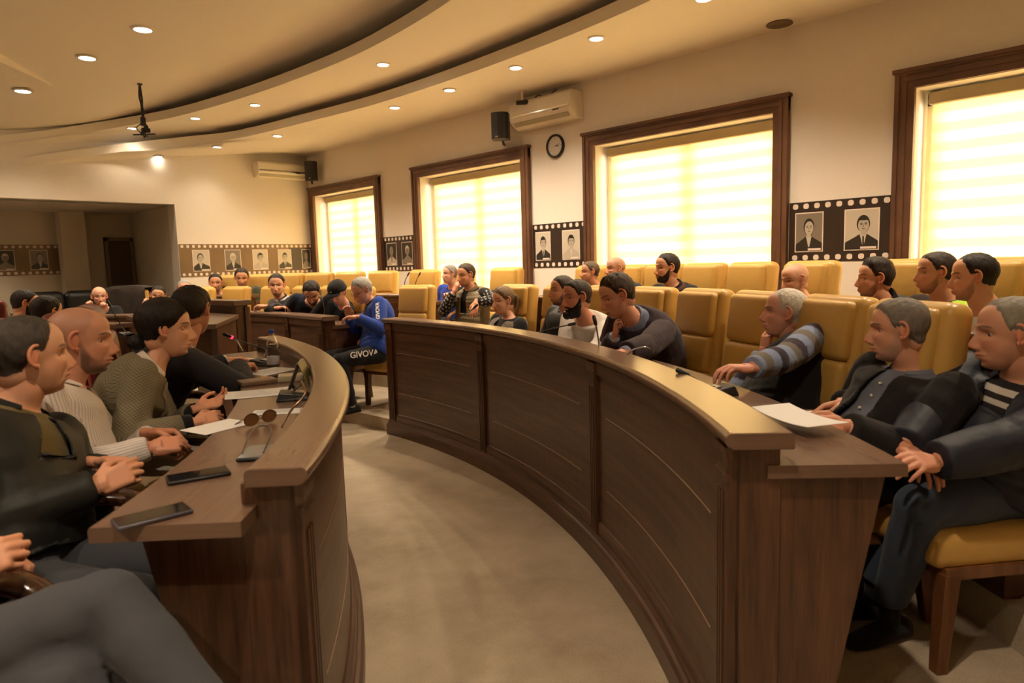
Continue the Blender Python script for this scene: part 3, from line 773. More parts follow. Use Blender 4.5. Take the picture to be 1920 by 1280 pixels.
def pattern_mat(name, kind, c1, c2, per, rng_=(0, 9)):
    """cloth with woven stripes or checks that follow the garment"""
    m, N, L, b = new_mat(name)
    a = N.new('ShaderNodeAttribute'); a.attribute_name = 'st'; sp = N.new('ShaderNodeSeparateXYZ'); L.new(a.outputs['Vector'], sp.inputs[0])
    def wave(sock):
        q = N.new('ShaderNodeMath'); q.operation = 'MULTIPLY'; q.inputs[1].default_value = 2 * pi / per; L.new(sock, q.inputs[0])
        w_ = N.new('ShaderNodeMath'); w_.operation = 'SINE'; L.new(q.outputs[0], w_.inputs[0]); return w_.outputs[0]
    f = wave(sp.outputs[0])
    if kind == 'check':
        g_ = wave(sp.outputs[1]); q = N.new('ShaderNodeMath'); q.operation = 'MULTIPLY'; L.new(f, q.inputs[0]); L.new(g_, q.inputs[1]); f = q.outputs[0]; lo, hi = -.3, .3
    elif kind == 'tee':
        f = wave(sp.outputs[1]); lo, hi = -.12, .12
    else: lo, hi = .45, .8
    mr = N.new('ShaderNodeMapRange'); mr.inputs['From Min'].default_value = lo; mr.inputs['From Max'].default_value = hi; L.new(f, mr.inputs['Value'])
    msk = mr.outputs[0]
    if kind == 'tee':
        for a_, op in ((rng_[0], 'GREATER_THAN'), (rng_[1], 'LESS_THAN')):
            c_ = N.new('ShaderNodeMath'); c_.operation = op; c_.inputs[1].default_value = a_; L.new(sp.outputs[1], c_.inputs[0])
            q = N.new('ShaderNodeMath'); q.operation = 'MULTIPLY'; L.new(c_.outputs[0], q.inputs[0]); L.new(msk, q.inputs[1]); msk = q.outputs[0]
    mx = N.new('ShaderNodeMix'); mx.data_type = 'RGBA'; mx.inputs[6].default_value = (*c1, 1); mx.inputs[7].default_value = (*c2, 1)
    L.new(msk, mx.inputs[0]); L.new(mx.outputs[2], b.inputs['Base Color']); b.inputs['Roughness'].default_value = .9; b.inputs['Specular IOR Level'].default_value = .15
    tc = N.new('ShaderNodeTexCoord'); no = N.new('ShaderNodeTexNoise'); no.inputs['Scale'].default_value = 20; L.new(tc.outputs['Object'], no.inputs['Vector'])
    bp = N.new('ShaderNodeBump'); bp.inputs['Strength'].default_value = .3; bp.inputs['Distance'].default_value = .012; L.new(no.outputs[0], bp.inputs['Height']); L.new(bp.outputs[0], b.inputs['Normal'])
    return m
M_pin = pattern_mat('pinstripe_shirt', 'stripe', (0.68, 0.62, 0.58), (0.44, 0.39, 0.38), 0.0125)
M_tee = pattern_mat('striped_tee', 'tee', (.028, .022, .024), (.55, .52, .47), 0.052, (2.27, 2.405))
M_chk = pattern_mat('checked_wool', 'check', (0.145, 0.122, 0.078), (0.235, 0.20, 0.135), 0.014)
def sstep(a, b, x):
    t = np.clip((x - a) / (b - a), 0, 1); return t * t * (3 - 2 * t)
def np_mesh(name, V, F, mats, col=None, mi=None, smooth=True):
    me = bpy.data.meshes.new(name)
    me.from_pydata([tuple(p) for p in np.asarray(V, float)], [], [tuple(int(i) for i in f) for f in F])
    for m in (mats if isinstance(mats, (list, tuple)) else [mats]): me.materials.append(m)
    if mi is not None: me.polygons.foreach_set('material_index', np.asarray(mi, np.int32))
    if col is not None:
        ca = me.color_attributes.new('col', 'FLOAT_COLOR', 'POINT')
        c = np.ones((len(V), 4)); c[:, :3] = col; ca.data.foreach_set('color', c.ravel())
    me.polygons.foreach_set('use_smooth', np.ones(len(me.polygons), bool))
    me.update(); return me
def link(name, me, parent=None):
    o = bpy.data.objects.new(name, me); COL.objects.link(o)
    if parent is not None: o.parent = parent
    return o
def remesh(mb, voxel, smooth=4, fac=0.5):
    me = bpy.data.meshes.new('tmp'); me.from_pydata(mb.v, [], mb.f)
    bm = bmesh.new(); bm.from_mesh(me); bmesh.ops.recalc_face_normals(bm, faces=bm.faces[:]); bm.to_mesh(me); bm.free()
    o = bpy.data.objects.new('tmp', me); COL.objects.link(o)
    r = o.modifiers.new('r', 'REMESH'); r.mode = 'VOXEL'; r.voxel_size = voxel; r.adaptivity = 0
    if smooth:
        s = o.modifiers.new('s', 'SMOOTH'); s.iterations = smooth; s.factor = fac
    dg = bpy.context.evaluated_depsgraph_get(); dg.update()
    ev = o.evaluated_get(dg).to_mesh()
    nv = len(ev.vertices); V = np.zeros(nv * 3); ev.vertices.foreach_get('co', V); V = V.reshape(-1, 3)
    N = np.zeros(nv * 3); ev.vertices.foreach_get('normal', N); N = N.reshape(-1, 3)
    F = [tuple(p.vertices) for p in ev.polygons]
    bpy.data.objects.remove(o); bpy.data.meshes.remove(me)
    return V.copy(), F, N.copy()

# ---------------- head
def ray_ell(U, c, a):
    c = np.array(c); a = np.array(a)
    d = U / a; o = -c / a
    A = (d * d).sum(1); B = 2 * (d * o).sum(1); C = (o * o).sum() - 1
    disc = B * B - 4 * A * C
    t = np.where(disc > 0, (-B + np.sqrt(np.maximum(disc, 0))) / (2 * A), 0.0)
    return np.maximum(t, 1e-4)
NOSE = ([-0.064, -0.057, -0.051, -0.045, -0.037, -0.022, -0.004, 0.014, 0.03], [0, 0.002, 0.015, 0.0250, 0.0280, 0.0205, 0.0110, 0.0045, 0])
def head_grid(nl, nv, fem=False, fat=0.0, jaw=1.0, nose=1.0):
    u = np.linspace(-1, 1, nl + 1)[:-1]
    lon = pi * (0.42 * u + 0.58 * u ** 3)          # dense at the front (lon 0)
    lat = -pi / 2 + pi * (np.arange(nv + 1) / nv)
    lat = lat + 0.10 * np.sin(2 * (lat + 0.15)) * -1
    lat[0] = -pi / 2; lat[-1] = pi / 2
    LO, LA = np.meshgrid(lon, lat)
    U = np.stack([np.sin(LO) * np.cos(LA), np.cos(LO) * np.cos(LA), np.sin(LA)], -1).reshape(-1, 3)
    k = 0.94 if fem else 1.0
    E = [((0, -0.014, 0.028), (0.077 * k, 0.099, 0.085)), ((0, 0.016, -0.028), (0.063 * k + fat, 0.072, 0.088)),
         ((0, 0.020, -0.076), ((0.046 * k + fat) * jaw, 0.062, 0.046)), ((0, -0.045, -0.04), (0.056 + fat, 0.052, 0.06)), ((0, 0.018, 0.048), (0.062 * k, 0.066, 0.053))]
    p = 22
    R = sum(ray_ell(U, c, a) ** p for c, a in E) ** (1 / p)
    G = R.reshape(nv + 1, nl)
    for _ in range(int(6 * (nl / 72) ** 2)):
        Gp = np.vstack([G[:1], G[:-1]]); Gn = np.vstack([G[1:], G[-1:]])
        G = 0.4 * G + 0.15 * (np.roll(G, 1, 1) + np.roll(G, -1, 1) + Gp + Gn)
    G[0] = G[0].mean(); G[-1] = G[-1].mean(); R = G.ravel()
    V = U * R[:, None]
    x, y, z = V[:, 0], V[:, 1], V[:, 2]
    fw = sstep(0.02, 0.06, y)
    ax = np.abs(x)
    A = np.interp(z, *NOSE) * nose
    sig = np.interp(z, [-0.055, -0.04, -0.02, 0.02], [0.0105, 0.0110, 0.0080, 0.0072])
    dy = A * np.exp(-(x / sig) ** 2)
    dy += 0.0085 * np.exp(-((ax - 0.0130) / 0.0052) ** 2 - ((z + 0.046) / 0.0075) ** 2)
    dy += 0.0035 * np.exp(-((ax - 0.042) / 0.016) ** 2 - ((z + 0.018) / 0.015) ** 2) - 0.003 * np.exp(-((ax - 0.042) / 0.014) ** 2 - ((z + 0.058) / 0.016) ** 2)
    dy += -0.0150 * np.exp(-((ax - 0.032) / 0.0165) ** 2 - ((z - 0.000) / 0.0115) ** 2)
    dy += (0.0055 if not fem else 0.003) * np.exp(-((z - 0.023) / 0.008) ** 2) * np.exp(-(ax / 0.045) ** 4)
    dy += 0.0105 * np.exp(-(x / 0.020) ** 2 - ((z + 0.0665) / 0.0050) ** 2) + 0.0110 * np.exp(-(x / 0.018) ** 2 - ((z + 0.0785) / 0.0058) ** 2)
    dy += -0.0065 * np.exp(-(x / 0.024) ** 2 - ((z + 0.0722) / 0.0022) ** 2)
    dy += 0.004 * np.exp(-(x / 0.03) ** 2 - ((z + 0.065) / 0.014) ** 2)
    dy += -0.0045 * np.exp(-(x / 0.02) ** 2 - ((z + 0.092) / 0.007) ** 2) + 0.010 * np.exp(-(x / 0.019) ** 2 - ((z + 0.110) / 0.012) ** 2)
    dy += -0.0025 * np.exp(-((ax - 0.027 - 0.25 * (-0.045 - z)) / 0.004) ** 2) * sstep(-0.085, -0.065, z) * sstep(-0.040, -0.052, z)
    V[:, 1] += dy * fw
    F = []
    for j in range(nv):
        for i in range(nl):
            a = j * nl + i; b = j * nl + (i + 1) % nl
            F.append((a, b, b + nl, a + nl))
    return V, F, np.repeat(lon[None], nv + 1, 0).ravel()
HG = {}
def get_head(nl, nv, fem, fat, jaw, nose):
    k = (nl, nv, fem, fat, jaw, nose)
    if k not in HG: HG[k] = head_grid(*k)
    V, F, lon = HG[k]; return V.copy(), F, lon
def normals(V, F, center=(0, 0, 0)):
    me = bpy.data.meshes.new('t'); me.from_pydata([tuple(p) for p in V], [], F); me.update()
    N = np.zeros(len(V) * 3); me.vertices.foreach_get('normal', N); bpy.data.meshes.remove(me); return N.reshape(-1, 3)
def hairline(lon, style):
    d = np.abs(np.degrees(lon))
    if style == 'receding': return np.interp(d, [0, 18, 35, 55, 75, 92, 102, 118, 140, 180], [.090, .094, .090, .068, .014, .020, .000, -.034, -.050, -.054])
    if style == 'fringe': return np.interp(d, [0, 40, 60, 80, 92, 102, 118, 140, 180], [.2, .2, .12, .028, .022, -.005, -.040, -.060, -.068])
    if style == 'woman': return np.interp(d, [0, 10, 30, 50, 65, 78, 90, 104, 125, 180], [.070, .072, .064, .040, .018, .004, .012, -.010, -.045, -.055])
    return np.interp(d, [0, 22, 42, 58, 75, 92, 102, 118, 140, 180], [.080, .081, .072, .052, .012, .020, .000, -.034, -.050, -.054])
def head_col(V, lon, sp):
    skin = np.array(sp.get('skin', (0.66, 0.345, 0.215)))
    x, y, z = V[:, 0], V[:, 1], V[:, 2]; ax = np.abs(x)
    c = np.tile(skin, (len(V), 1))
    def mix(c, m, tgt): return c * (1 - m[:, None]) + np.array(tgt) * m[:, None]
    front = sstep(0.02, 0.05, y)
    c = mix(c, 0.35 * front * np.exp(-((ax - 0.042) / 0.02) ** 2 - ((z + 0.03) / 0.02) ** 2), skin * np.array([1.05, .75, .7]))
    c = mix(c, 0.45 * front * np.exp(-(x / 0.016) ** 2 - ((z + 0.038) / 0.016) ** 2), skin * np.array([1.1, .72, .65]))
    lipc = sp.get('lips', (skin[0] * .82, skin[1] * .52, skin[2] * .55))
    m = front * np.clip(np.exp(-(x / 0.023) ** 6 - ((z + 0.0725) / 0.0095) ** 6), 0, 1) * (ax < 0.03); c = mix(c, 0.75 * m, lipc)
    m = front * np.exp(-(x / 0.021) ** 4 - ((z + 0.0722) / 0.0016) ** 2); c = mix(c, 0.6 * m, skin * .25)
    m = front * np.exp(-((ax - 0.032) / 0.020) ** 4 - ((z - 0.002) / 0.010) ** 2); c = mix(c, 0.35 * m, skin * np.array([.6, .48, .45]))
    # eyebrows
    hc = np.array(sp.get('brow', sp.get('hair_col', (0.02, 0.014, 0.01))))
    zb = 0.0225 + 0.004 * np.sin(np.clip((ax - 0.012) / 0.042, 0, 1) * pi)
    m = front * np.exp(-((z - zb) / 0.0036) ** 4) * sstep(0.009, 0.015, ax) * sstep(0.056, 0.045, ax); c = mix(c, 0.85 * m, hc)
    # beard shadow
    st = sp.get('stubble', 0.0)
    if st:
        m = beard_field(V, lon); m = sstep(-0.006, 0.020, m) * (0.35 + 0.65 * sstep(0.0, -0.06, z)); c = mix(c, st * m, sp.get('beard_col', hc))
    bz = sp.get('buzz', 0.0)
    if 0 < sp.get('hair_t', .012) <= 0.0075 and not sp.get('cap'): bz = 0.82
    if not bz and sp.get('hair_t', 0.012) > 0 and not sp.get('cap'):
        m = sstep(-0.006, 0.010, z - hairline(lon, sp.get('hairstyle', 'short'))); c = mix(c, 0.8 * m, sp.get('hair_col', (0.018, 0.012, 0.009)))
    if bz:
        m = sstep(-0.012, 0.022, z - hairline(lon, sp.get('hairstyle', 'short')) + 0.003 * np.sin(lon * 47 + 2 * np.sin(lon * 19))); c = mix(c, bz * m, sp.get('hair_col', (0.03, 0.02, 0.015)))
    return c
def beard_field(V, lon):
    d = np.abs(np.degrees(lon)); x, y, z = V[:, 0], V[:, 1], V[:, 2]
    zu = np.interp(d, [0, 14, 22, 35, 55, 72, 84], [-.0565, -.057, -.062, -.066, -.050, -.020, .006])
    m = np.minimum(zu - z, (np.interp(d, [0, 70, 86, 95], [1, .06, .004, -.03])))
    m = np.minimum(m, sstep(0, 1, 1) * (z + 0.135) * 1.0)
    mouth = np.sqrt((x / 0.021) ** 2 + ((z + 0.0725) / 0.0085) ** 2) - 1
    m = np.where(y > 0.03, np.minimum(m, mouth * 0.008), m)
    m = np.where(y < -0.0 - 0.0, np.minimum(m, -0.004), m)
    return m
def shell(V, F, N, m, t, soft, hide=-0.003, extra=None):
    """offset shell over the region m>0, sinking under the skin at its border"""
    th = np.where(m > 0, t * sstep(0, soft, m), 0) + np.where(m < 0, np.maximum(m * 0.5, hide), 0) * 1.0
    P = V + N * th[:, None]
    if extra is not None: P = P + N * (extra * sstep(0, soft, m))[:, None]
    keep = [f for f in F if max(m[i] for i in f) > -0.001]
    used = sorted({i for f in keep for i in f}); mp = {a: b for b, a in enumerate(used)}
    return P[used], [tuple(mp[i] for i in f) for f in keep]

# ---------------- hands (wrist at origin, fingers along +x, palm facing -z, thumb towards +y for 'L' mirrored for 'R')
HANDS = {}
def hand_mesh(curl, res):
    k = (curl, res)
    if k in HANDS: return HANDS[k]
    mb = MB()
    mb.rbox((0.052, 0, 0), (0.092, 0.082, 0.028), 0.0135, seg=3, fn=lambda v: Vector((v.x, v.y * (0.86 + 1.2 * (v.x + 0.046)), v.z)))
    mb.tube([(-0.035, 0, 0), (0.0, 0, 0), (0.03, 0, 0)], [0.027, 0.026, 0.030], n=12, flat=0.75)
    mb.ell((0.030, 0.026, -0.008), (0.034, 0.018, 0.015)); mb.ell((0.035, -0.026, -0.006), (0.036, 0.014, 0.014))
    fing = [(0.031, 0.094, (0.040, 0.025, 0.021), 0.0088, 5), (0.0105, 0.099, (0.045, 0.028, 0.022), 0.0092, 1), (-0.0105, 0.095, (0.041, 0.026, 0.021), 0.0086, -3), (-0.030, 0.086, (0.032, 0.020, 0.018), 0.0076, -9)]
    for q, (y, x, L, r, sp) in enumerate(fing):
        pts = [Vector((x - 0.02, y, 0)), Vector((x, y, 0))]; ang = 0
        for j, l in enumerate(L):
            ang += math.radians((curl * (62, 78, 46)[j]) * (1 + 0.06 * q) + (4, 6, 4)[j])
            d = Vector((math.cos(ang) * math.cos(math.radians(sp)), math.sin(math.radians(sp)) * math.cos(ang), -math.sin(ang)))
            pts.append(pts[-1] + d * l)
        rr = [r * 1.12, r * 1.12, r * 1.02, r * .94, r * .76]
        mb.tube(pts, rr, n=8)
        for p_, r_ in zip(pts[1:], rr[1:]): mb.ell(p_, (r_, r_, r_), n=8, m=6)
    tp = [Vector((0.018, 0.026, -0.008)), Vector((0.045, 0.050, -0.014)), Vector((0.073, 0.058 - .010 * curl, -0.020 - .012 * curl)), Vector((0.097, 0.056 - .022 * curl, -0.026 - .018 * curl))]
    rr = [0.014, 0.0125, 0.0108, 0.0085]
    mb.tube(tp, rr, n=8)
    for p_, r_ in zip(tp, rr): mb.ell(p_, (r_, r_, r_), n=8, m=6)
    HANDS[k] = remesh(mb, res, 3, 0.4)
    return HANDS[k]
def frame(x, zhint):
    x = np.array(x, float); x /= np.linalg.norm(x); z = np.array(zhint, float); z = z - x * z.dot(x)
    if np.linalg.norm(z) < 1e-3: z = np.array([0, 0.3, 1.0]) - x * x.dot([0, 0.3, 1.0])
    z /= np.linalg.norm(z); y = np.cross(z, x); return np.stack([x, y, z], 1)
def ik(S, T, l1, l2, pole):
    S = np.array(S); T = np.array(T); d = T - S; L = np.linalg.norm(d); m = (l1 + l2) * 0.995
    if L > m: T = S + d / L * m; d = T - S; L = m
    a = (l1 * l1 - l2 * l2 + L * L) / (2 * L); h = math.sqrt(max(l1 * l1 - a * a, 0)); u = d / L
    p = np.array(pole, float); p = p - u * p.dot(u); p /= (np.linalg.norm(p) + 1e-9)
    return S + u * a + p * h, T
def az(deg): return np.array([math.cos(math.radians(deg)), math.sin(math.radians(deg)), 0.0])
UP = np.array([0, 0, 1.0])
def bez(P, Q, R_, t): return (1 - t) ** 2 * P + 2 * t * (1 - t) * Q + t * t * R_

PEOPLE = []
def person(label, group=None, **s):
    near = s.get('near', False)
    k = s.get('scale', 1.0); fem = s.get('fem', False)
    top = np.array(s['top'], float)                      # crown of the head
    hf = az(s['look']); pit = math.radians(s.get('pitch', 0)); rol = math.radians(s.get('roll', 0))
    hr = np.array([hf[1], -hf[0], 0])                    # head's right
    fwd = hf * math.cos(pit) - UP * math.sin(pit); up = UP * math.cos(pit) + hf * math.sin(pit)
    right = hr * math.cos(rol) + up * math.sin(rol); up = up * math.cos(rol) - hr * math.sin(rol)
    HR = np.stack([right, fwd, up], 1)                   # local x right, y forward, z up
    hs = s.get('head_scale', 1.0) * k
    Hc = top - up * 0.112 * hs
    pel = np.array(s['pel'], float)                      # pelvis
    bf = az(s['face']); br = np.array([bf[1], -bf[0], 0])
    sf = az(s.get('sh', s['face'])); srt = np.array([sf[1], -sf[0], 0])
    srt = srt + UP * math.sin(math.radians(s.get('tilt', 0))); srt /= np.linalg.norm(srt)
    neck = Hc + HR @ np.array([0, -0.030, -0.085]) * hs - UP * 0.062 * k - sf * s.get('neckb', 0.022)
    nb = neck
    w = s.get('w', 1.0) * k * (0.90 if fem else 1.0)
    spine_mid = (pel + nb) / 2 - bf * s.get('arch', 0.03) + np.array([0, 0, 0.02])
    Q = 2 * spine_mid - (pel + nb) / 2
    Ls = np.linalg.norm(nb - pel)
    belly = s.get('belly', 0.0)
    # sections: t, half width, front depth, back depth
    secs = [(-0.10, .150, .085, .09), (0.0, .172, .115 + belly * .4, .115), (0.15, .168, .125 + belly, .105), (0.32, .160, .125 + belly, .10), (0.5, .166, .120 + belly * .5, .110), (0.66, .178, .122, .118),
            (0.80, .182, .108, .112), (0.89, .168, .085, .098), (0.945, .118, .064, .080), (0.985, .072, .056, .064), (1.04, .058, .054, .056)]
    if fem: secs = [(t, a * (0.93 if t > .1 and t < .6 else 1.0), f + (0.025 if 0.6 < t < 0.75 else 0), b) for t, a, f, b in secs]
    def spine(t):
        c = bez(pel, Q, nb, t); d = bez(pel, Q, nb, t + 0.02) - bez(pel, Q, nb, t - 0.02); d /= np.linalg.norm(d)
        q = min(max(t, 0), 1); r = br * (1 - q) + srt * q; r = r - d * r.dot(d); r /= np.linalg.norm(r)
        f = np.cross(d, r); 
        if f.dot(bf) < 0: f = -f
        return c, r, f, d
    def torso(mb, inf, t0=-0.10, t1=1.04, cut=None, ws=1.0):
        V = []; F = []; n = 28; ss = []
        for i in range(25):
            t = t0 + (t1 - t0) * i / 24; ss.append(t)
            T_ = [q[0] for q in secs]
            a = np.interp(t, T_, [q[1] for q in secs]) * w; f_ = np.interp(t, T_, [q[2] for q in secs]) * w; b_ = np.interp(t, T_, [q[3] for q in secs]) * w
            c, r, f, d = spine(t)
            for j in range(n):
                th = 2 * pi * j / n; cs, sn = math.cos(th), math.sin(th)
                e = 0.82
                X = math.copysign(abs(cs) ** e, cs) * (a * ws + inf); Y = math.copysign(abs(sn) ** e, sn) * ((f_ if sn > 0 else b_) + inf)
                V.append(c + r * X + f * Y)
        m = 25
        for i in range(m - 1):
            for j in range(n): F.append((i * n + j, i * n + (j + 1) % n, (i + 1) * n + (j + 1) % n, (i + 1) * n + j))
        F.append(tuple(range(n))); F.append(tuple((m - 1) * n + j for j in range(n)))
        mb.add(V, F)
    # shoulders and arms
    c9, r9, f9, d9 = spine(0.855)
    arms = []
    for side, sg in (('R', 1), ('L', -1)):
        S = c9 + r9 * sg * 0.172 * w - f9 * 0.002 + UP * s.get('shrug', 0.0)
        tgt = s.get('hand' + side)
        hd = s.get('dir' + side); hn = s.get('nrm' + side)
        if isinstance(tgt, tuple): tgt = Hc + HR @ np.array(tgt) * hs
        if tgt is None: tgt = pel + bf * 0.30 + br * sg * 0.10 + UP * 0.12
        tgt = np.array(tgt, float)
        pole = np.array(s.get('pole' + side, srt * sg * 0.5 - UP * 1.0 - sf * 0.3), float)
        El, Wr = ik(S, tgt, 0.295 * k, 0.265 * k, pole)
        arms.append((S, El, Wr, sg, side, hd, hn))
    # legs
    legs = []
    kz = s.get('knee_z', pel[2] - 0.02)
    for side, sg in (('R', 1), ('L', -1)):
        Hj = pel + br * sg * 0.085 * k - UP * 0.015
        Kn = s.get('knee' + side); An = s.get('ankle' + side)
        if Kn is None: Kn = Hj + bf * 0.42 * k + br * sg * s.get('spread', 0.05) + UP * (kz - pel[2] + .0)
        if An is None: An = np.array([Kn[0], Kn[1], s['floor'] + 0.085]) + bf * s.get('foot', -0.04)
        legs.append((Hj, np.array(Kn, float), np.array(An, float), sg, side))
    org = np.array([pel[0], pel[1], s['floor']])
    vox = 0.0085 if near else 0.013
    sl = s.get('sleeve', 0.016)
    def armgeo(mb, add, upto=1.0, a0=0.0):
        for (S, El, Wr, sg, side, hd, hn) in arms:
            up1 = S + (El - S) * 0.5
            mb.ell(S, np.array([0.058, 0.058, 0.056]) * w + add * .5, n=14, m=10)
            mb.tube([S, up1, El], [(0.054) * w + add * .9, 0.050 * w + add, 0.044 * w + add], n=14)
            mb.ell(El, [0.044 * w + add] * 3, n=12, m=8)
            if upto > 0.5:
                e = El + (Wr - El) * (upto if upto < 1 else 0.98)
                mb.tube([El, El + (Wr - El) * 0.35, e], [0.044 * w + add, 0.045 * w + add, 0.031 * w + add], n=14, flat=1.0)
    # ---- body: head, neck, trunk, arms, hands in one mesh
    nl, nv = ((128, 112) if near else (72, 60))
    fat = s.get('fat', 0.0)
    HV, HF, lon = get_head(nl, nv, fem, fat, s.get('jaw', 1.0), s.get('nose', 1.0))
    HN = normals(HV, HF)
    if HN[:, 1].dot(HV[:, 1]) < 0: HN = -HN
    colH = head_col(HV, lon, s)
    toW = lambda P: Hc + (np.asarray(P) * hs) @ HR.T
    skin = np.array(s.get('skin', (0.66, 0.345, 0.215)))
    BV = [toW(HV)]; BF = [list(f) for f in HF]; BC = [colH]; BM = [0] * len(HF); off = len(HV)
    def addpart(V, F, col, mi=0):
        nonlocal off
        BV.append(np.asarray(V)); BF.extend([[i + off for i in f] for f in F]); BM.extend([mi] * len(F))
        BC.append(np.tile(np.array(col), (len(V), 1)) if np.ndim(col) == 1 else col); off += len(V)
    # ears
    for sg in (-1, 1):
        e = MB(); cx = 0.0735 * (0.94 if fem else 1)
        rim = [(sg * (cx + 0.010 * math.sin(t) + 0.006), -0.010 - 0.016 * math.cos(t) - .004, -0.004 + 0.030 * math.sin(t)) for t in np.linspace(-pi / 2 - .2, pi + .5, 15)]
        rim = []
        for t in np.linspace(-0.6, 3.9, 15):
            rim.append((sg * (cx + 0.011 + 0.004 * math.sin(t)), -0.012 - 0.017 * math.sin(t * .95) * (1 if t < 5 else 0), 0.0))
        rim = [(sg * (cx + 0.004 + 0.010 * max(0, math.sin(a * .9))), -0.002 - 0.020 * math.sin(a), 0.004 + 0.030 * math.cos(a)) for a in np.linspace(-0.35, 2.9, 14)]
        e.tube(rim, [0.0045] + [0.0055] * 12 + [0.0065], n=8)
        e.ell((sg * (cx + 0.001), -0.010, 0.001), (0.006, 0.015, 0.026), n=12, m=8)
        e.ell((sg * (cx + 0.001), -0.003, -0.026), (0.006, 0.008, 0.009), n=10, m=6)
        addpart(toW(e.v), e.f, skin * np.array([1.0, .80, .74]))
    # eyes with lids
    gz = np.array(s.get('gaze', (0, 1, -0.05)), float); gz /= np.linalg.norm(gz)
    closed = s.get('closed', False)
    for sg in (-1, 1):
        mloc = (np.abs(HV[:, 0] - sg * 0.0315) < 0.006) & (np.abs(HV[:, 2] - 0.001) < 0.006) & (HV[:, 1] > 0)
        ys = HV[mloc, 1].mean() if mloc.any() else 0.085
        rE = 0.0120; c = np.array([sg * 0.0315, ys - rE + 0.0038, 0.001])
        fr = frame(gz, (0, 0, 1)); n_, m_ = 14, 12
        V = []; C_ = []
        for i in range(m_ + 1):
            a = pi * i / m_
            for j in range(n_):
                b = 2 * pi * j / n_; V.append(c + fr @ np.array([math.cos(a), math.sin(a) * math.cos(b), math.sin(a) * math.sin(b)]) * rE)
                C_.append((0.01, 0.008, 0.007) if a < 0.30 else ((0.05, 0.025, 0.012) if a < 0.56 else (0.62, 0.56, 0.50)))
        F = [(i * n_ + j, i * n_ + (j + 1) % n_, (i + 1) * n_ + (j + 1) % n_, (i + 1) * n_ + j) for i in range(m_) for j in range(n_)]
        addpart(toW(V), F, np.array(C_), 1)
        for (lo, hi, rr) in ((0.30 if not closed else -0.55, 1.5, rE + 0.0016), (-1.5, -0.34, rE + 0.0012)):
            V = []; n2, m2 = 16, 6
            for i in range(m2 + 1):
                for j in range(n2 + 1):
                    a = lo + (hi - lo) * i / m2; b = -1.35 + 2.7 * j / n2
                    squeeze = 1 - 0.55 * (b / 1.35) ** 2
                    aa = a if abs(a) > 0.9 else a * squeeze + (0 if closed else 0)
                    V.append(c + rr * np.array([math.sin(b) * math.cos(aa), math.cos(b) * math.cos(aa), math.sin(aa)]))
            F = [(i * (n2 + 1) + j, i * (n2 + 1) + j + 1, (i + 1) * (n2 + 1) + j + 1, (i + 1) * (n2 + 1) + j) for i in range(m2) for j in range(n2)]
            cc = np.tile(skin * np.array([.80, .68, .64]), (len(V), 1)); edge = range(0, n2 + 1) if lo > -1 else range(m2 * (n2 + 1), (m2 + 1) * (n2 + 1))
            for e_ in edge: cc[e_] = skin * 0.12
            addpart(toW(V), F, cc)
    # neck + trunk + arms
    mb = MB()
    mb.tube([Hc + HR @ np.array([0, -0.012, -0.02]) * hs, Hc + HR @ np.array([0, -0.020, -0.09]) * hs, nb + UP * 0.01, spine(0.93)[0]], [0.050 * k * (.86 if fem else 1), 0.054 * k * (.82 if fem else 1) + fat * .6, 0.060 * k * (.82 if fem else 1) + fat * .6, 0.075 * k], n=18)
    torso(mb, -0.014); armgeo(mb, -0.006)
    V, F, N = remesh(mb, 0.011 if near else 0.016, 3)
    addpart(V, F, skin * np.array([.97, .93, .93]))
    for (S, El, Wr, sg, side, hd, hn) in arms:
        curl = s.get('curl' + side, 0.45)
        V, F, N = hand_mesh(curl, 0.0034 if near else 0.0055)
        V = V.copy()
        # local: x along fingers, -z palm. thumb at +y; for the right hand with palm down the thumb points left
        V[:, 1] *= (1 if side == 'R' else -1)
        F = [f[::-1] for f in F] if side != 'R' else F
        fd = np.array(hd if hd is not None else (Wr - El), float); nn = np.array(hn if hn is not None else UP, float)
        fr = frame(fd, nn)
        addpart(Wr + (V * 0.97 * k * (.88 if fem else 1.0)) @ fr.T, F, skin * np.array([1.0, .90, .86]))
    ALL = np.concatenate(BV) - org; CC = np.concatenate(BC)
    body = link('person', np_mesh('person', ALL, BF, [M_skin, M_eye], CC, BM)); body.location = org
    tag(body, label, 'person', group)
    # ---- hair
    hc = np.array(s.get('hair_col', (0.018, 0.012, 0.009))); style = s.get('hairstyle', 'short'); ht = s.get('hair_t', 0.012) * (0.72 if not fem else 1.0)
    rng = np.random.RandomState(len(PEOPLE) + 3)
    if ht > 0.0035:
        m = HV[:, 2] - hairline(lon, style)
        m = m * 0.9 + 0.0022 * np.sin(lon * 61 + 2 * np.sin(lon * 23)) + 0.0015 * np.sin(lon * 137)
        if style == 'fringe': m = np.minimum(m, 0.075 - HV[:, 2] + np.maximum(0, -HV[:, 1] - 0.02) * 0.6)
        fx = s.get('hair_top', 0.0) * sstep(0.055, 0.10, HV[:, 2]) * (1 + 0.6 * sstep(-0.02, 0.07, HV[:, 1]))
        ex = fx + ht * 0.22 * (np.sin(HV[:, 0] * 260 + 3 * np.sin(HV[:, 1] * 60)) * 0.5 + np.sin(HV[:, 1] * 170 + HV[:, 2] * 140 + 2 * np.sin(HV[:, 0] * 80)) * 0.5)
        if s.get('woman_hair'): ex = ex * .4 + 0.008 * sstep(0.0, 0.06, HV[:, 2]) * sstep(0.05, -0.03, HV[:, 1])
        P, F = shell(HV, HF, HN, m, ht, 0.034 if ht > 0.006 else 0.014, extra=ex)
        col = np.tile(hc, (len(P), 1)) * (1 + 0.25 * (rng.rand(len(P), 1) - .5))
        hm = MB(); 
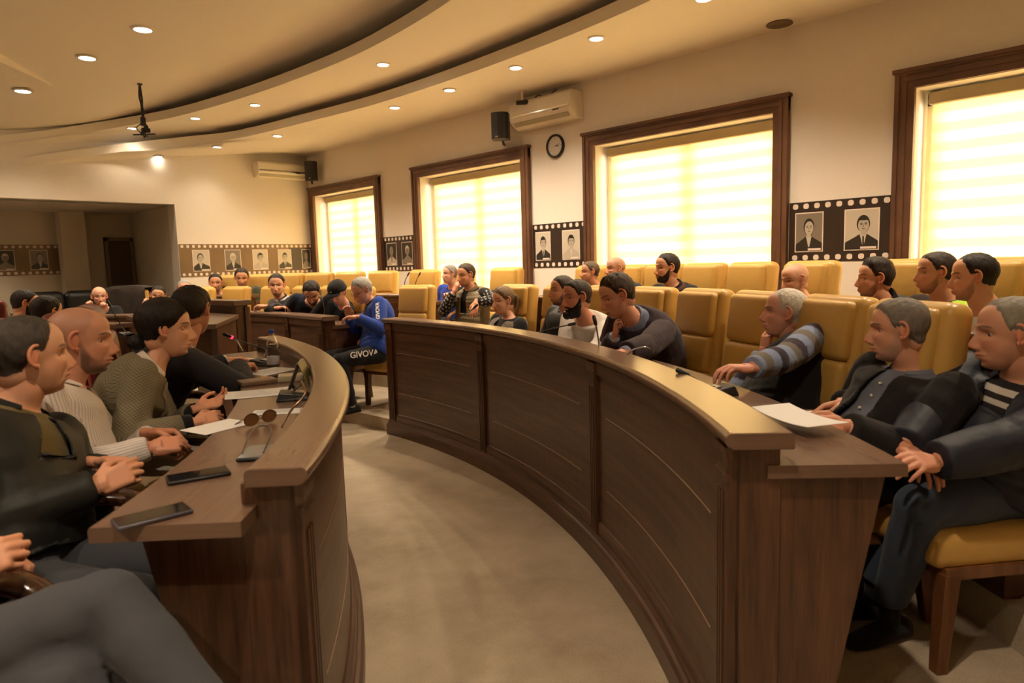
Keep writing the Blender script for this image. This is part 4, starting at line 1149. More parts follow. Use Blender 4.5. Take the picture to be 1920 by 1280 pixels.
        if s.get('bun'):
            hm.ell((0, -0.118, -0.058), (0.040, 0.036, 0.034), n=18, m=12); hm.ell((0.006, -0.128, -0.062), (0.030, 0.030, 0.024), n=14, m=10)
        if s.get('ponytail'):
            hm.tube([(0, -0.10, 0.03), (0, -0.135, 0.02), (0, -0.150, -0.03), (0, -0.135, -0.09), (0, -0.12, -0.15)], [0.018, 0.024, 0.027, 0.022, 0.010], n=12)
        if hm.n:
            F = list(F) + [tuple(i + len(P) for i in f) for f in hm.f]; P = np.concatenate([P, np.array(hm.v)]); col = np.concatenate([col, np.tile(hc, (hm.n, 1))])
        link('hair', np_mesh('hair', toW(P) - org, F, M_hair, col), body)
    bt = s.get('beard_t', 0) if s.get('beard_t', 0) >= 0.006 else 0
    bt = bt if bt > .01 else bt * .6
    if bt:
        m = beard_field(HV, lon)
        ex = bt * 0.3 * np.sin(HV[:, 0] * 300 + HV[:, 2] * 220) + bt * s.get('beard_chin', 0.5) * np.exp(-(HV[:, 0] / 0.03) ** 2 - ((HV[:, 2] + 0.105) / 0.02) ** 2)
        m = m - 0.006 * (1 - sstep(0.0, -0.05, HV[:, 2])); P, F = shell(HV, HF, HN, m, bt, 0.022, extra=ex * sstep(-0.01, -0.05, HV[:, 2]))
        link('beard', np_mesh('beard', toW(P) - org, F, M_hair, np.tile(np.array(s.get('beard_col', hc)), (len(P), 1))), body)
    if s.get('cap'):
        m = HV[:, 2] - np.interp(np.abs(np.degrees(lon)), [0, 60, 100, 180], [.048, .040, .026, .010])
        P, F = shell(HV, HF, HN, m, 0.017, 0.005, extra=0.010 * sstep(0.05, 0.1, HV[:, 2]))
        mb = MB(); nn = 13
        V = []
        for j in range(nn):
            t = -1.15 + 2.3 * j / (nn - 1)
            for r_, dz in ((0.0, 0.0), (0.030, -0.002), (0.072, -0.012)):
                e = math.cos(t * 0.85)
                V.append((math.sin(t) * (0.078 + r_ * .15), math.cos(t) * 0.092 + r_ * e, 0.048 + dz - 0.010 * abs(math.sin(t))))
        Fb = [(j * 3 + q, j * 3 + q + 1, (j + 1) * 3 + q + 1, (j + 1) * 3 + q) for j in range(nn - 1) for q in range(2)]
        o = link('cap', np_mesh('cap', np.concatenate([toW(P), toW(V)]) - org, list(F) + [tuple(i + len(P) for i in f) for f in Fb], M_cloth, (0.014, 0.013, 0.014)), body)
        sd = o.modifiers.new('thick', 'SOLIDIFY'); sd.thickness = 0.003
        e = MB(); e.ell((0, 0.0, 0.133), (0.006, 0.006, 0.004), n=8, m=6); e.ell((-0.006, 0.112, 0.075), (0.012, 0.003, 0.004), n=10, m=6)
        link('cap_badge', np_mesh('cap_badge', toW(e.v) - org, e.f, M_white, None), o)
    if s.get('glasses'):
        mb = MB()
        for sg in (-1, 1):
            pts = [(sg * 0.034 + 0.023 * math.cos(a), 0.103 - 0.012 * ((0.034 * sg + 0.023 * math.cos(a)) / 0.057) ** 2, -0.004 + 0.017 * math.sin(a)) for a in np.linspace(0, 2 * pi, 19)]
            mb.tube(pts, 0.0016, n=6)
            mb.tube([(sg * 0.057, 0.092, 0.002), (sg * 0.074, 0.06, 0.004), (sg * 0.080, -0.005, 0.004)], 0.0016, n=6)
        mb.tube([(-0.011, 0.104, 0.0), (0.0, 0.107, 0.003), (0.011, 0.104, 0.0)], 0.0016, n=6)
        link('glasses', np_mesh('glasses', toW(mb.v) - org, mb.f, M_black, None), body)
    # ---- garments
    def garment(name, inf, col, mat, sleeves=True, t0=-0.06, t1=0.955, opening=None, seed=0, fold=0.004, pattern=None, sl_add=None, upto=0.955, ws=1.0):
        mb = MB(); torso(mb, inf, t0, t1, ws=ws)
        if sleeves: armgeo(mb, (sl_add if sl_add is not None else sl), upto=upto)
        V, F, N = remesh(mb, vox, 4, 0.5)
        # coordinates: along spine / arm
        ts = np.linspace(-0.1, 1.05, 150); fr = [spine(t) for t in ts]
        C_ = np.array([q[0] for q in fr]); D2 = ((V[:, None, :] - C_[None]) ** 2).sum(2)
        # nearest along the spine by plane projection
        idx = D2.argmin(1); cc = C_[idx]; rr = np.array([q[1] for q in fr])[idx]; ff = np.array([q[2] for q in fr])[idx]
        lat = ((V - cc) * rr).sum(1); dep = ((V - cc) * ff).sum(1); tt = ts[idx] + ((V - cc) * np.array([q[3] for q in fr])[idx]).sum(1) / Ls
        armd = np.full(len(V), 9.0); ua = np.zeros(len(V)); ang = np.zeros(len(V))
        for (S, El, Wr, sg, side, hd, hn) in arms:
            for (A, B, base, L) in ((S, El, 0.0, 0.295), (El, Wr, 0.295, 0.265)):
                ab = B - A; q = np.clip(((V - A) @ ab) / (ab @ ab), -0.15 if base == 0 else 0, 1); Pn = A + q[:, None] * ab; dd = np.linalg.norm(V - Pn, axis=1)
                better = dd < armd; armd = np.where(better, dd, armd); ua = np.where(better, base + q * L, ua)
                fr_ = frame(ab, UP + 0.3 * sf); rel = V - Pn; a_ = np.arctan2(rel @ fr_[:, 1], rel @ fr_[:, 2]); ang = np.where(better, a_ * 0.055, ang)
        isarm = (armd < (0.082 * w + inf)) & sleeves & ((np.abs(lat) > 0.165 * w) | (dep > 0.16 * w + belly) | (ua > 0.12))
        # cloth folds
        h = np.zeros(len(V)); r_ = np.random.RandomState(seed + 11 + len(PEOPLE))
        for _ in range(7):
            kv = r_.randn(3) * np.array([22, 22, 34]); h += np.sin(V @ kv + r_.rand() * 6 + 1.6 * np.sin(V @ (r_.randn(3) * 14)))
        h = h / 7
        for (S, El, Wr, sg, side, hd, hn) in arms:
            de = np.linalg.norm(V - El, axis=1); h += 0.55 * np.exp(-(de / 0.08) ** 2) * np.sin(ua * 120 + ang * 30 + 2.5 * np.sin(V @ np.array([31., 17, 23]))) * isarm
            dsx = np.linalg.norm(V - S, axis=1); h += 0.5 * np.exp(-(dsx / 0.12) ** 2) * np.sin((V - S) @ (UP * 60 + sf * 60))
        h += 0.7 * np.exp(-((tt - 0.12) / 0.10) ** 2) * np.sin(tt * 75 + lat * 16) * (~isarm)
        V = V + N * (h * fold)[:, None]
        if opening is not None:
            w0, w1, tb = opening      # half width at the bottom, at the neck, and the t where the opening closes
            wo = np.where(tt > tb, w0 + (w1 - w0) * np.clip((tt - max(tb, 0)) / (0.92 - max(tb, 0)), 0, 1), -1)
            fv = np.abs(lat) - wo
            inside = (fv < 0) & (dep > 0.01) & (~isarm) & (tt > tb)
            keep = []
            for f in F:
                n_in = sum(inside[i] for i in f)
                if n_in < len(f): keep.append(f)
            bd = set()
            for f in keep:
                if any(inside[i] for i in f): bd.update(i for i in f if inside[i])
            bd = np.array(sorted(bd), int)
            if len(bd):
                sgn = np.where(lat[bd] >= 0, 1, -1); V[bd] += rr[bd] * ((wo[bd] * sgn - lat[bd]) * 0.95)[:, None]
            F = keep
        col = np.array(col, float); colr = np.tile(col, (len(V), 1))
        if pattern: colr = pattern(dict(V=V, lat=lat, dep=dep, t=tt, arm=isarm, ua=ua, ang=ang, col=colr))
        if s.get('quilt') and name in ('jacket', 'gilet'):
            q = np.abs(np.sin(tt * Ls * pi / 0.055)) ** 0.5 * (~isarm) + np.abs(np.sin(ua * pi / 0.055)) ** 0.5 * isarm
            V = V + N * ((q - .6) * 0.010)[:, None]
        me_ = np_mesh(name, V - org, F, mat, colr)
        st = me_.color_attributes.new('st', 'FLOAT_COLOR', 'POINT'); q4 = np.ones((len(V), 4)); q4[:, 0] = np.where(isarm, ang, lat) + 2; q4[:, 1] = np.where(isarm, ua, tt * Ls) + 2; q4[:, 2] = dep; st.data.foreach_set('color', q4.ravel())
        o = link(name, me_, body)
        if opening is not None:
            sd = o.modifiers.new('thick', 'SOLIDIFY'); sd.thickness = 0.005; sd.offset = -1
        return o
    g = s.get('under')
    if g:  # shirt or sweater below an open jacket: (name, colour, material, pattern)
        garment(g[0], 0.009 if (s.get('undersleeve') and s.get('sleeves', True)) else 0.004, g[1], g[2], sleeves=False, t1=g[4] if len(g) > 4 else 0.985, pattern=g[3] if len(g) > 3 else None, fold=0.0025, seed=5)
    o_ = s['outer']  # name, colour, material, opening, pattern
    outer = garment(o_[0], s.get('outer_inf', 0.018), o_[1], o_[2], opening=o_[3] if len(o_) > 3 else None, pattern=o_[4] if len(o_) > 4 else None, sleeves=s.get('sleeves', True), upto=s.get('upto', 0.955), t1=s.get('t1', 0.955))
    if s.get('undersleeve'):   # separate sleeves below a gilet or vest
        g2 = s['undersleeve']
        garment('sweater', 0.006, g2[0], g2[1], sleeves=True, sl_add=(0.009 if s.get('sleeves', True) else sl), pattern=g2[2] if len(g2) > 2 else None, seed=9, upto=g2[3] if len(g2) > 3 else 0.955)
    # collar
    cl = s.get('collar')
    if cl:
        mb = MB(); ccol, hgt, gap = cl[0], cl[1], cl[2]
        c, r, f, d = spine(0.965); V = []; n = 26
        dirn = d * 0.6 + UP * 0.4; dirn /= np.linalg.norm(dirn)
        for j in range(n + 1):
            th = pi / 2 + gap + (2 * pi - 2 * gap) * j / n
            lift = 0.35 + 0.65 * (0.5 - 0.5 * math.sin(th))
            for q, (rad, hh) in enumerate(((0.064, -0.015), (0.060, hgt * .5), (0.063, hgt), (0.072, hgt * .80), (0.082, 0.002))):
                rx = rad * w * 1.02; V.append(c + r * math.cos(th) * rx + f * math.sin(th) * rx * 0.98 + dirn * hh * (lift if q in (1, 2, 3) else 1) - f * 0.0)
        F = [(j * 5 + q, j * 5 + q + 1, (j + 1) * 5 + q + 1, (j + 1) * 5 + q) for j in range(n) for q in range(4)]
        o = link('collar', np_mesh('collar', np.array(V) - org, F, M_cloth, np.array(ccol)), outer)
        sd = o.modifiers.new('thick', 'SOLIDIFY'); sd.thickness = 0.003
        ssf = o.modifiers.new('sub', 'SUBSURF'); ssf.levels = 1; ssf.render_levels = 1
    if s.get('lapel'):
        for sg in (-1, 1):
            V = []
            for (t, l0, l1) in ((0.93, .050, .075), (0.86, .045, .105), (0.80, .038, .125), (0.765, .036, .080), (0.65, .026, .078), (0.52, .016, .052), (0.42, .008, .022)):
                c, r, f, d = spine(t)
                T_ = [q[0] for q in secs]; a = np.interp(t, T_, [q[1] for q in secs]) * w + .022; fd_ = np.interp(t, T_, [q[2] for q in secs]) * w + 0.030
                for l in (l0 + .012, l1):
                    V.append(c + r * sg * l + f * fd_ * (1 - (l / a) ** 2.2) ** 0.45)
            F = [(2 * i, 2 * i + 1, 2 * i + 3, 2 * i + 2) for i in range(6)]
            o = link('lapel', np_mesh('lapel', np.array(V) - org, F, M_cloth, np.array(s['lapel'])), outer)
            sd = o.modifiers.new('thick', 'SOLIDIFY'); sd.thickness = 0.006; sd.offset = 0
    if s.get('cuff'):
        for (S, El, Wr, sg, side, hd, hn) in arms:
            mb = MB(); u = (Wr - El) / np.linalg.norm(Wr - El)
            mb.tube([Wr - u * 0.035, Wr + u * 0.004], [0.036 * k, 0.035 * k], n=16); link('cuff', np_mesh('cuff', np.array(mb.v) - org, mb.f, M_cloth, np.array(s['cuff'])), outer)
    if s.get('buttons'):
        bc, ts_ = s['buttons']
        for t in ts_:
            c, r, f, d = spine(t); T_ = [q[0] for q in secs]; fd_ = np.interp(t, T_, [q[2] for q in secs]) * w + s.get('btn_off', 0.012)
            mb = MB(); mb.ell(c + f * fd_, (0.006, 0.006, 0.006), n=8, m=6)
            link('button', np_mesh('button', np.array(mb.v) - org, mb.f, M_white, None), outer)
    # trousers
    mb = MB()
    torso(mb, 0.010, -0.12, 0.10)
    for (Hj, Kn, An, sg, side) in legs:
        mb.ell(Hj, (0.095 * w, 0.095 * w, 0.090 * w), n=14, m=10)
        mb.tube([Hj, (Hj + Kn) / 2, Kn], [0.092 * w, 0.080 * w, 0.066 * w], n=16); mb.ell(Kn, [0.066 * w] * 3, n=14, m=10)
        mb.tube([Kn, Kn + (An - Kn) * .35, An + UP * s.get('hem', 0.0)], [0.064 * w, 0.064 * w, 0.050 * w], n=16)
    V, F, N = remesh(mb, 0.011 if s.get('near_legs') else 0.017, 4)
    h = np.zeros(len(V)); r_ = np.random.RandomState(99 + len(PEOPLE))
    for _ in range(6): h += np.sin(V @ (r_.randn(3) * 26) + r_.rand() * 6 + 1.5 * np.sin(V @ (r_.randn(3) * 12)))
    for (Hj, Kn, An, sg, side) in legs: h += 3.5 * np.exp(-(np.linalg.norm(V - Kn + bf * .04, axis=1) / 0.11) ** 2) * np.sin(V @ (UP * 70 + bf * 60))
    V = V + N * (h * 0.0009)[:, None]
    tr = link(s.get('trouser_name', 'trousers'), np_mesh('trousers', V - org, F, M_cloth, np.array(s.get('trousers', (0.02, 0.02, 0.025)))), body)
    for (Hj, Kn, An, sg, side) in legs:
        fdv = np.array(s.get('footdir' + side, bf * 0.98 + br * sg * 0.2), float); fdv /= np.linalg.norm(fdv)
        fr = frame(fdv, s.get('footup', UP)); c = An - fr[:, 2] * 0.075
        mb = MB(); V = []; n = 16
        prof = [(-0.085, .026, .040), (-0.075, .036, .075), (-0.03, .038, .095), (0.03, .042, .072), (0.09, .047, .055), (0.14, .044, .045), (0.175, .030, .035), (0.188, .012, .022)]
        for (x, hw, hh) in prof:
            for j in range(n):
                th = 2 * pi * j / n; V.append((x, hw * math.cos(th), 0.5 * hh + 0.5 * hh * math.copysign(abs(math.sin(th)) ** 0.7, math.sin(th)) - .008))
        F = [(i * n + j, i * n + (j + 1) % n, (i + 1) * n + (j + 1) % n, (i + 1) * n + j) for i in range(len(prof) - 1) for j in range(n)] + [tuple(range(n)), tuple((len(prof) - 1) * n + j for j in range(n))]
        V = np.array(V); V[:, 2] = np.maximum(V[:, 2], 0)
        link('shoe', np_mesh('shoe', c + V @ fr.T - org, F, M_cloth, np.array(s.get('shoe', (0.012, 0.011, 0.011)))), body)
        if s.get('sock'):
            mb = MB(); mb.tube([An - UP * .02, An + UP * .10], [0.036, 0.040], n=12); link('sock', np_mesh('sock', np.array(mb.v) - org, mb.f, M_cloth, np.array(s['sock'])), body)
    PEOPLE.append(body)
    return dict(body=body, arms=arms, spine=spine, outer=outer, nb=nb, Hc=Hc, HR=HR, legs=legs, bf=bf, br=br, org=org, secs=secs, w=w, hs=hs)

# seat helpers
def seat(C, r, a, inward=True, z=T1, lift=0.56):
    x, y = pol(C, r, a); return np.array([x, y, z + lift]), (a + 180 if inward else a)
def on_r(px, py, C, r, dmin=2.0, dmax=12):
    """point on a sight line at the ring radius r"""
    best = None
    for i in range(2000):
        d = dmin + (dmax - dmin) * i / 1999; p = at(px, py, d=d)
        e = abs(math.hypot(p[0] - C[0], p[1] - C[1]) - r)
        if best is None or e < best[0]: best = (e, d, p)
    return best[2], best[1]
def hsz(px_h, d): return float(np.clip(px_h * d / FPX / 0.235, 0.90, 1.10))
def angof(C, p): return math.degrees(math.atan2(p[1] - C[1], p[0] - C[0]))
def P_seat(C, r, a, z, lift=0.56):
    x, y = pol(C, r, a); return np.array([x, y, z + lift])
DARK = (0.012, 0.012, 0.014); NAVY = (0.010, 0.013, 0.026); SK = (0.66, 0.345, 0.215); SKP = (0.72, 0.40, 0.28); SKD = (0.52, 0.26, 0.15)
GREYH = (0.30, 0.28, 0.26); BLK = (0.022, 0.016, 0.013); BRN = (0.045, 0.028, 0.018)
def stripes_fine(c1, c2, per, duty=0.3):
    def f(q):
        x = np.where(q['arm'], q['ang'], q['lat'])
        k = ((x / per) % 1 < duty)[:, None]; return np.where(k, np.array(c2), np.array(c1))
    return f
def bands(cols, per):
    def f(q):
        u = np.where(q['arm'], q['ua'], q['t'] * 0.5 + 0.07); i = (np.floor(u / per).astype(int)) % len(cols)
        return np.array(cols)[i]
    return f

# ---- left bank
def L_(a, r=5.10): return P_seat(CL, r, a, T1)
top = at(50, 595, d=2.0)
person('person with greying hair in a black jacket over an olive sweater, hands clasped', near=True, near_legs=False, top=top, head_scale=1.0, look=2, pitch=0,
       pel=L_(-37.8, 5.10), face=-44, sh=-50, floor=T1, w=1.12, belly=0.03, skin=SK, hair_col=(0.050, 0.040, 0.032), hair_t=0.010, hairstyle='receding', stubble=0.12,
       under=('sweater', (0.115, 0.082, 0.018), M_knit), outer=('jacket', (0.014, 0.014, 0.012), M_leatherjk, (0.135, 0.045, -0.1)), outer_inf=0.028, sleeve=0.022,
       collar=((0.014, 0.014, 0.012), 0.045, 0.7), handR=at(182, 912, d=1.98), dirR=(.82, -.1, .25), nrmR=(-.2, -.9, .4), curlR=0.62, handL=at(186, 868, d=2.13), dirL=(.75, -.62, -.1), nrmL=(.3, .6, .7), curlL=0.6, poleR=(-.4, -.35, -1), poleL=(0, .6, -1), trousers=(0.045, 0.047, 0.055))
person('bald person with a short dark beard in a white pinstriped shirt and beige trousers', near=True, near_legs=True, top=at(152, 577, d=2.48), head_scale=1.04, look=-22, pitch=4,
       pel=L_(-31.8, 5.02), face=-33, floor=T1, w=1.10, belly=0.04, skin=(0.61, 0.298, 0.188), hair_col=(0.05, 0.034, 0.026), hair_t=0.0, hairstyle='receding', buzz=0.30, stubble=0.72, beard_col=(0.022, 0.015, 0.012), brow=(0.03, 0.02, 0.015), gaze=(0, 1, -0.1),
       outer=('shirt', (0.62, 0.56, 0.52), M_pin), outer_inf=0.010, sleeve=0.010, collar=((0.62, 0.57, 0.53), 0.035, 0.55),
       handR=at(285, 838, d=2.40), dirR=(.95, -.15, -.05), nrmR=(-.3, -.5, .8), curlR=0.7, handL=at(282, 812, d=2.62), dirL=(.8, -.5, -.1), nrmL=(.2, .5, .8), curlL=0.65, poleR=(-.5, -.3, -1), trousers=(0.36, 0.27, 0.15), spread=0.08)
person('dark haired person with a low bun in a checked grey blazer over a white shirt', fem=True, near=True, top=at(313, 567, d=3.0), head_scale=1.02, look=-24, pitch=3, gaze=(0, 1, -.5), closed=True,
       pel=L_(-26.3, 5.05), face=-26, floor=T1, w=1.10, skin=(0.73, 0.394, 0.250), hair_col=(0.014, 0.009, 0.007), hair_t=0.017, hairstyle='woman', woman_hair=True, bun=True, lips=(0.42, 0.14, 0.11), arch=0.06,
       under=('blouse', (0.70, 0.64, 0.60), M_cloth), outer=('blazer', (0.20, 0.165, 0.105), M_chk, (0.05, 0.035, 0.2)), outer_inf=0.022, sleeve=0.022, upto=0.80,
       undersleeve=((0.012, 0.012, 0.014), M_cloth, None, 0.93), collar=((0.68, 0.62, 0.58), 0.028, 0.6), lapel=(0.20, 0.165, 0.105),
       handR=at(372, 790, d=2.82), dirR=(.85, .1, .05), nrmR=(-.4, -.7, .5), curlR=0.45, handL=at(372, 765, d=3.02), dirL=(.95, -.1, .15), nrmL=(.1, .5, -.8), curlL=0.40, poleR=(-.6, -.4, -1), trousers=(0.40, 0.36, 0.30))
person('dark haired person in a charcoal suit seen from behind, writing in a notebook', near=True, top=at(362, 538, d=3.5), head_scale=1.05, look=38, pitch=8,
       pel=L_(-20.3, 5.08), face=-8, sh=5, floor=T1, w=1.08, skin=(0.60, 0.279, 0.175), hair_col=(0.020, 0.013, 0.009), hair_t=0.012, stubble=0.3, arch=0.05,
       under=('shirt', (0.66, 0.62, 0.60), M_cloth), outer=('suit_jacket', (0.027, 0.025, 0.029), M_cloth, (0.04, 0.035, 0.25)), outer_inf=0.022, sleeve=0.020, cuff=(0.68, 0.64, 0.62), collar=((0.66, 0.62, 0.60), 0.032, 0.6),
       handR=at(446, 686, d=3.62), dirR=(.9, .4, -.05), nrmR=(0, 0, 1), curlR=0.6, handL=at(425, 676, d=3.95), dirL=(.8, -.2, 0), nrmL=(0, 0, 1), curlL=0.3, poleR=(.1, -1, -.6), poleL=(0, .5, -1))
K0 = at(205, 1130, d=1.46); A0 = at(400, 1350, d=1.40)
person('person at the left edge, only a hand and crossed grey jeans showing', near=True, near_legs=True, top=np.array([-0.16, 1.78, 1.42]), look=-10, pel=L_(-45.2, 5.0), face=-44, floor=T1, w=1.08, belly=.02, skin=SK,
       outer=('jacket', (0.016, 0.020, 0.035), M_cloth), outer_inf=0.02, handR=at(-45, 1080, d=1.50), dirR=(.85, -.25, .35), nrmR=(-.3, -.7, .5), curlR=0.75, handL=at(-60, 1050, d=1.66), curlL=.6, poleR=(-.5, -.6, -1),
       kneeR=K0, ankleR=A0, kneeL=at(120, 1280, d=1.38), ankleL=np.array([0.42, 1.35, T1 + .085]), trousers=(0.062, 0.064, 0.074), footdirR=(.4, -.5, -.7), footupR=(.8, -.3, .5))
# far left
tp, d = on_r(52, 545, CL, 5.15, 4, 8)
person('dark haired bearded person in glasses at far left, in profile', top=at(52, 545, d=5.9), head_scale=1.0, look=-12, pitch=10, pel=np.array([*at(45, 545, d=6.0)[:2], T1 + .56]), face=0, floor=T1, hair_col=BLK, hair_t=.012, beard_t=.008, stubble=.6, glasses=True, outer=('jacket', DARK, M_cloth))
person('black haired person in dark clothes just right of the glasses wearer', top=at(92, 557, d=5.0), head_scale=1.02, look=22, pitch=10, pel=np.array([*at(80, 557, d=4.95)[:2], T1 + .56]), face=5, floor=T1, hair_col=BLK, hair_t=.014, stubble=.2, outer=('jacket', DARK, M_cloth))
# far ring facing us
def far(px, py, hpx, C, r, label, look, pelr=0.14, z=T1, tilt=0, **k):
    p, d = on_r(px, py, C, r, 3.0, 11.5)
    a = angof(C, p); pel = P_seat(C, r + pelr, a + k.pop('da', 0), z)
    kw = dict(top=p, head_scale=hsz(hpx, d), look=look, pel=pel, face=k.pop('face', a + 180), floor=z, skin=SK); kw.update(k)
    return person(label, **kw)
pB, dB = on_r(185, 538, CR, 6.50, 5, 11)
far(185, 538, 40, CR, 6.50, 'bald person in black at the far left desk, fist by the chin', 262, hair_t=0, skin=SKP, stubble=.15, outer=('sweater', DARK, M_cloth), head_scale=1.02, pitch=6,
    handL=at(197, 585, d=dB - .1), dirL=(0, 0, 1), nrmL=(.3, 1, 0), curlL=.8, handR=at(163, 582, d=dB - .1), dirR=(0.1, 0, 1), curlR=.8)
pB, dB = on_r(298, 537, CR, 6.45, 5, 11)
far(298, 537, 36, CR, 6.45, 'dark haired person in beige resting a cheek on one hand', 248, hair_t=.010, roll=10, outer=('sweater', (0.42, 0.34, 0.22), M_knit), pitch=8, handR=(0.09, 0.06, -0.17), dirR=(0, 0, 1), nrmR=(-.3, -.9, 0), curlR=.6)
far(345, 525, 36, CR, 6.95, 'grey haired ruddy person just left of the suited man, half hidden', 250, hair_t=.008, hair_col=GREYH, skin=(0.73, 0.343, 0.250), stubble=.1, outer=('jacket', DARK, M_cloth))
far(403, 514, 33, CR, 7.66, 'dark haired bearded person in a grey top at the far back left', 245, z=T2, hair_t=.014, stubble=.7, beard_t=.004, outer=('sweater', (0.25, 0.24, 0.23), M_cloth), pitch=6)
far(452, 504, 38, CR, 7.62, 'dark haired person in an olive green shirt at the far back', 244, z=T2, hair_t=.014, w=1.1, stubble=.6, pitch=12, outer=('shirt', (0.060, 0.065, 0.038), M_cloth))
# middle row
pM, dM = on_r(517, 514, CM, 7.74, 5, 10)
far(517, 514, 42, CM, 7.74, 'person with folded arms in a dark jacket over a white t-shirt', 236, hair_t=.012, hair_col=BLK, stubble=.6, beard_t=.003, w=1.12, pitch=6, under=('t_shirt', (0.66, 0.63, 0.60), M_cloth), outer=('jacket', (0.022, 0.021, 0.022), M_cloth, (0.045, 0.03, 0.1)), collar=((0.022, 0.021, 0.022), .035, .7),
    handR=at(520, 577, d=dM - .26), dirR=(.6, -.8, .1), handL=at(497, 574, d=dM - .26), dirL=(-.6, .8, .1), curlL=.5)
person('person bowing a dark head over a gooseneck microphone, in a dark navy hoodie', top=at(581, 533, d=7.35), head_scale=1.08, look=232, pitch=42, pel=P_seat(CM, 7.92, 6.2, T1), face=200, floor=T1, skin=SK, hair_t=.012, hair_col=BLK, stubble=.7, beard_t=.006, w=1.12, outer=('hoodie', NAVY, M_cloth), arch=.06)
person('person in a black baseball cap and dark jacket looking down at the desk', top=at(627, 532, d=7.15), head_scale=1.0, look=205, pitch=28, pel=P_seat(CM, 7.90, 1.4, T1), face=190, floor=T1, skin=SKP, hair_t=.006, hair_col=GREYH, stubble=.3, beard_col=(.15, .13, .12), cap=True, under=('t_shirt', (0.05, 0.09, 0.14), M_cloth), outer=('jacket', DARK, M_cloth, (0.05, .04, .1)), arch=.06)
def blue_track(q):
    c = np.tile(np.array((0.020, 0.055, 0.30)), (len(q['V']), 1)); m = (np.abs(q['lat']) < .085) & (q['dep'] > 0) & ~q['arm'] & (q['t'] > .35) & (q['t'] < .95); c[m] = (0.012, 0.014, 0.03); return c
g4 = person('grey haired person in glasses and a blue tracksuit bent over the desk end', top=at(668, 524, d=6.75), head_scale=1.06, look=178, pitch=26, pel=np.array([*at(702, 640, d=6.75)[:2], T1 + .56]), face=170, floor=T1, skin=(0.65, 0.343, 0.237), hair_t=.013, hair_col=(.34, .33, .32), hairstyle='short', stubble=.35, beard_col=(.22, .21, .2), glasses=True, w=1.08,
       outer=('tracksuit_jacket', (0.02, 0.055, 0.30), M_cloth, None, blue_track), outer_inf=.022, collar=((0.012, 0.014, 0.03), .045, .5), handL=at(668, 594, d=6.45), dirL=(-.6, .7, 0), curlL=.4, handR=at(655, 592, d=6.75), curlR=.3, poleL=(.3, -.5, -1), trousers=(0.014, 0.014, 0.018), arch=.07, sock=(.6, .6, .6), foot=-.10, near_legs=True)
# right side, upper row
far(842, 497, 33, CR, 7.60, 'grey haired person in a bright blue polo shirt in the back row', 168, z=T2, hair_t=.008, hair_col=(.20, .18, .16), skin=SKP, outer=('polo_shirt', (0.022, 0.05, 0.34), M_cloth), w=1.08, collar=((0.022, 0.05, 0.34), .03, .6), handR=at(835, 560, d=8.1), handL=at(850, 560, d=8.1))
r2p = at(870, 495, d=7.45)
def sleeve_marks(q):
    c = np.tile(np.array((0.014, 0.013, 0.014)), (len(q['V']), 1)); n = np.sin(q['ua'] * 150) + np.sin(q['ang'] * 160 + 2 * np.sin(q['ua'] * 60)); m = q['arm'] & (n > 1.15) & (q['ua'] > .08); c[m] = (.42, .40, .38); return c
person('person in a quilted olive gilet with patterned black sleeves, hand over the mouth', top=r2p, head_scale=1.05, look=178, pitch=8, pel=np.array([*at(885, 600, d=7.6)[:2], T2 + .54]), face=185, floor=T2, skin=(0.62, 0.305, 0.188), hair_t=.013, hair_col=BRN, stubble=.4, w=1.06, quilt=True, sleeves=False, outer=('gilet', (0.17, 0.13, 0.075), M_leatherjk, (.05, .04, .3)), outer_inf=.032,
       under=('t_shirt', DARK, M_cloth), undersleeve=((0.014, 0.013, 0.014), M_cloth, sleeve_marks), collar=((0.17, 0.13, 0.075), .06, .7), handR=(0.07, 0.135, -0.16), dirR=(.3, -.3, .9), nrmR=(-1, .1, .3), curlR=.55, handL=at(893, 566, d=7.15), dirL=(-.5, -.2, -.8), nrmL=(-.6, -.5, .5), curlL=.25, poleL=(.6, -.8, -.1), poleR=(-.4, .6, -1), trousers=DARK)
pw, dw = on_r(940, 538, CR, 6.60, 4, 8)
person('fair haired person with a ponytail in a grey fur gilet over a black top', fem=True, top=pw, head_scale=1.06, look=172, pitch=4, pel=P_seat(CR, 6.62, angof(CR, pw) + .3, T1, .54), face=172, floor=T1, skin=(0.74, 0.419, 0.288), hair_t=.009, hair_col=(.15, .095, .05), hairstyle='woman', ponytail=True, lips=(.45, .16, .13), w=1.08, sleeves=False,
       under=('top', DARK, M_cloth), undersleeve=(DARK, M_cloth), outer=('fur_gilet', (0.20, 0.165, 0.125), M_fur, (.06, .055, .0)), outer_inf=.028)
p5, d5 = on_r(1052, 518, CR, 6.62, 4, 7)
person('dark bearded person in a black padded jacket behind the man in white', top=p5, head_scale=hsz(54, d5) * 1.02, look=152, pel=P_seat(CR, 6.66, angof(CR, p5) + .3, T1), face=165, floor=T1, skin=(0.62, 0.305, 0.188), hair_t=.012, hair_col=BRN, stubble=.85, beard_t=.005, outer=('padded_jacket', DARK, M_leatherjk), quilt=True, collar=(DARK, .06, .6), outer_inf=.026, w=1.05)
p6, d6 = on_r(1078, 525, CR, 6.36, 3, 6)
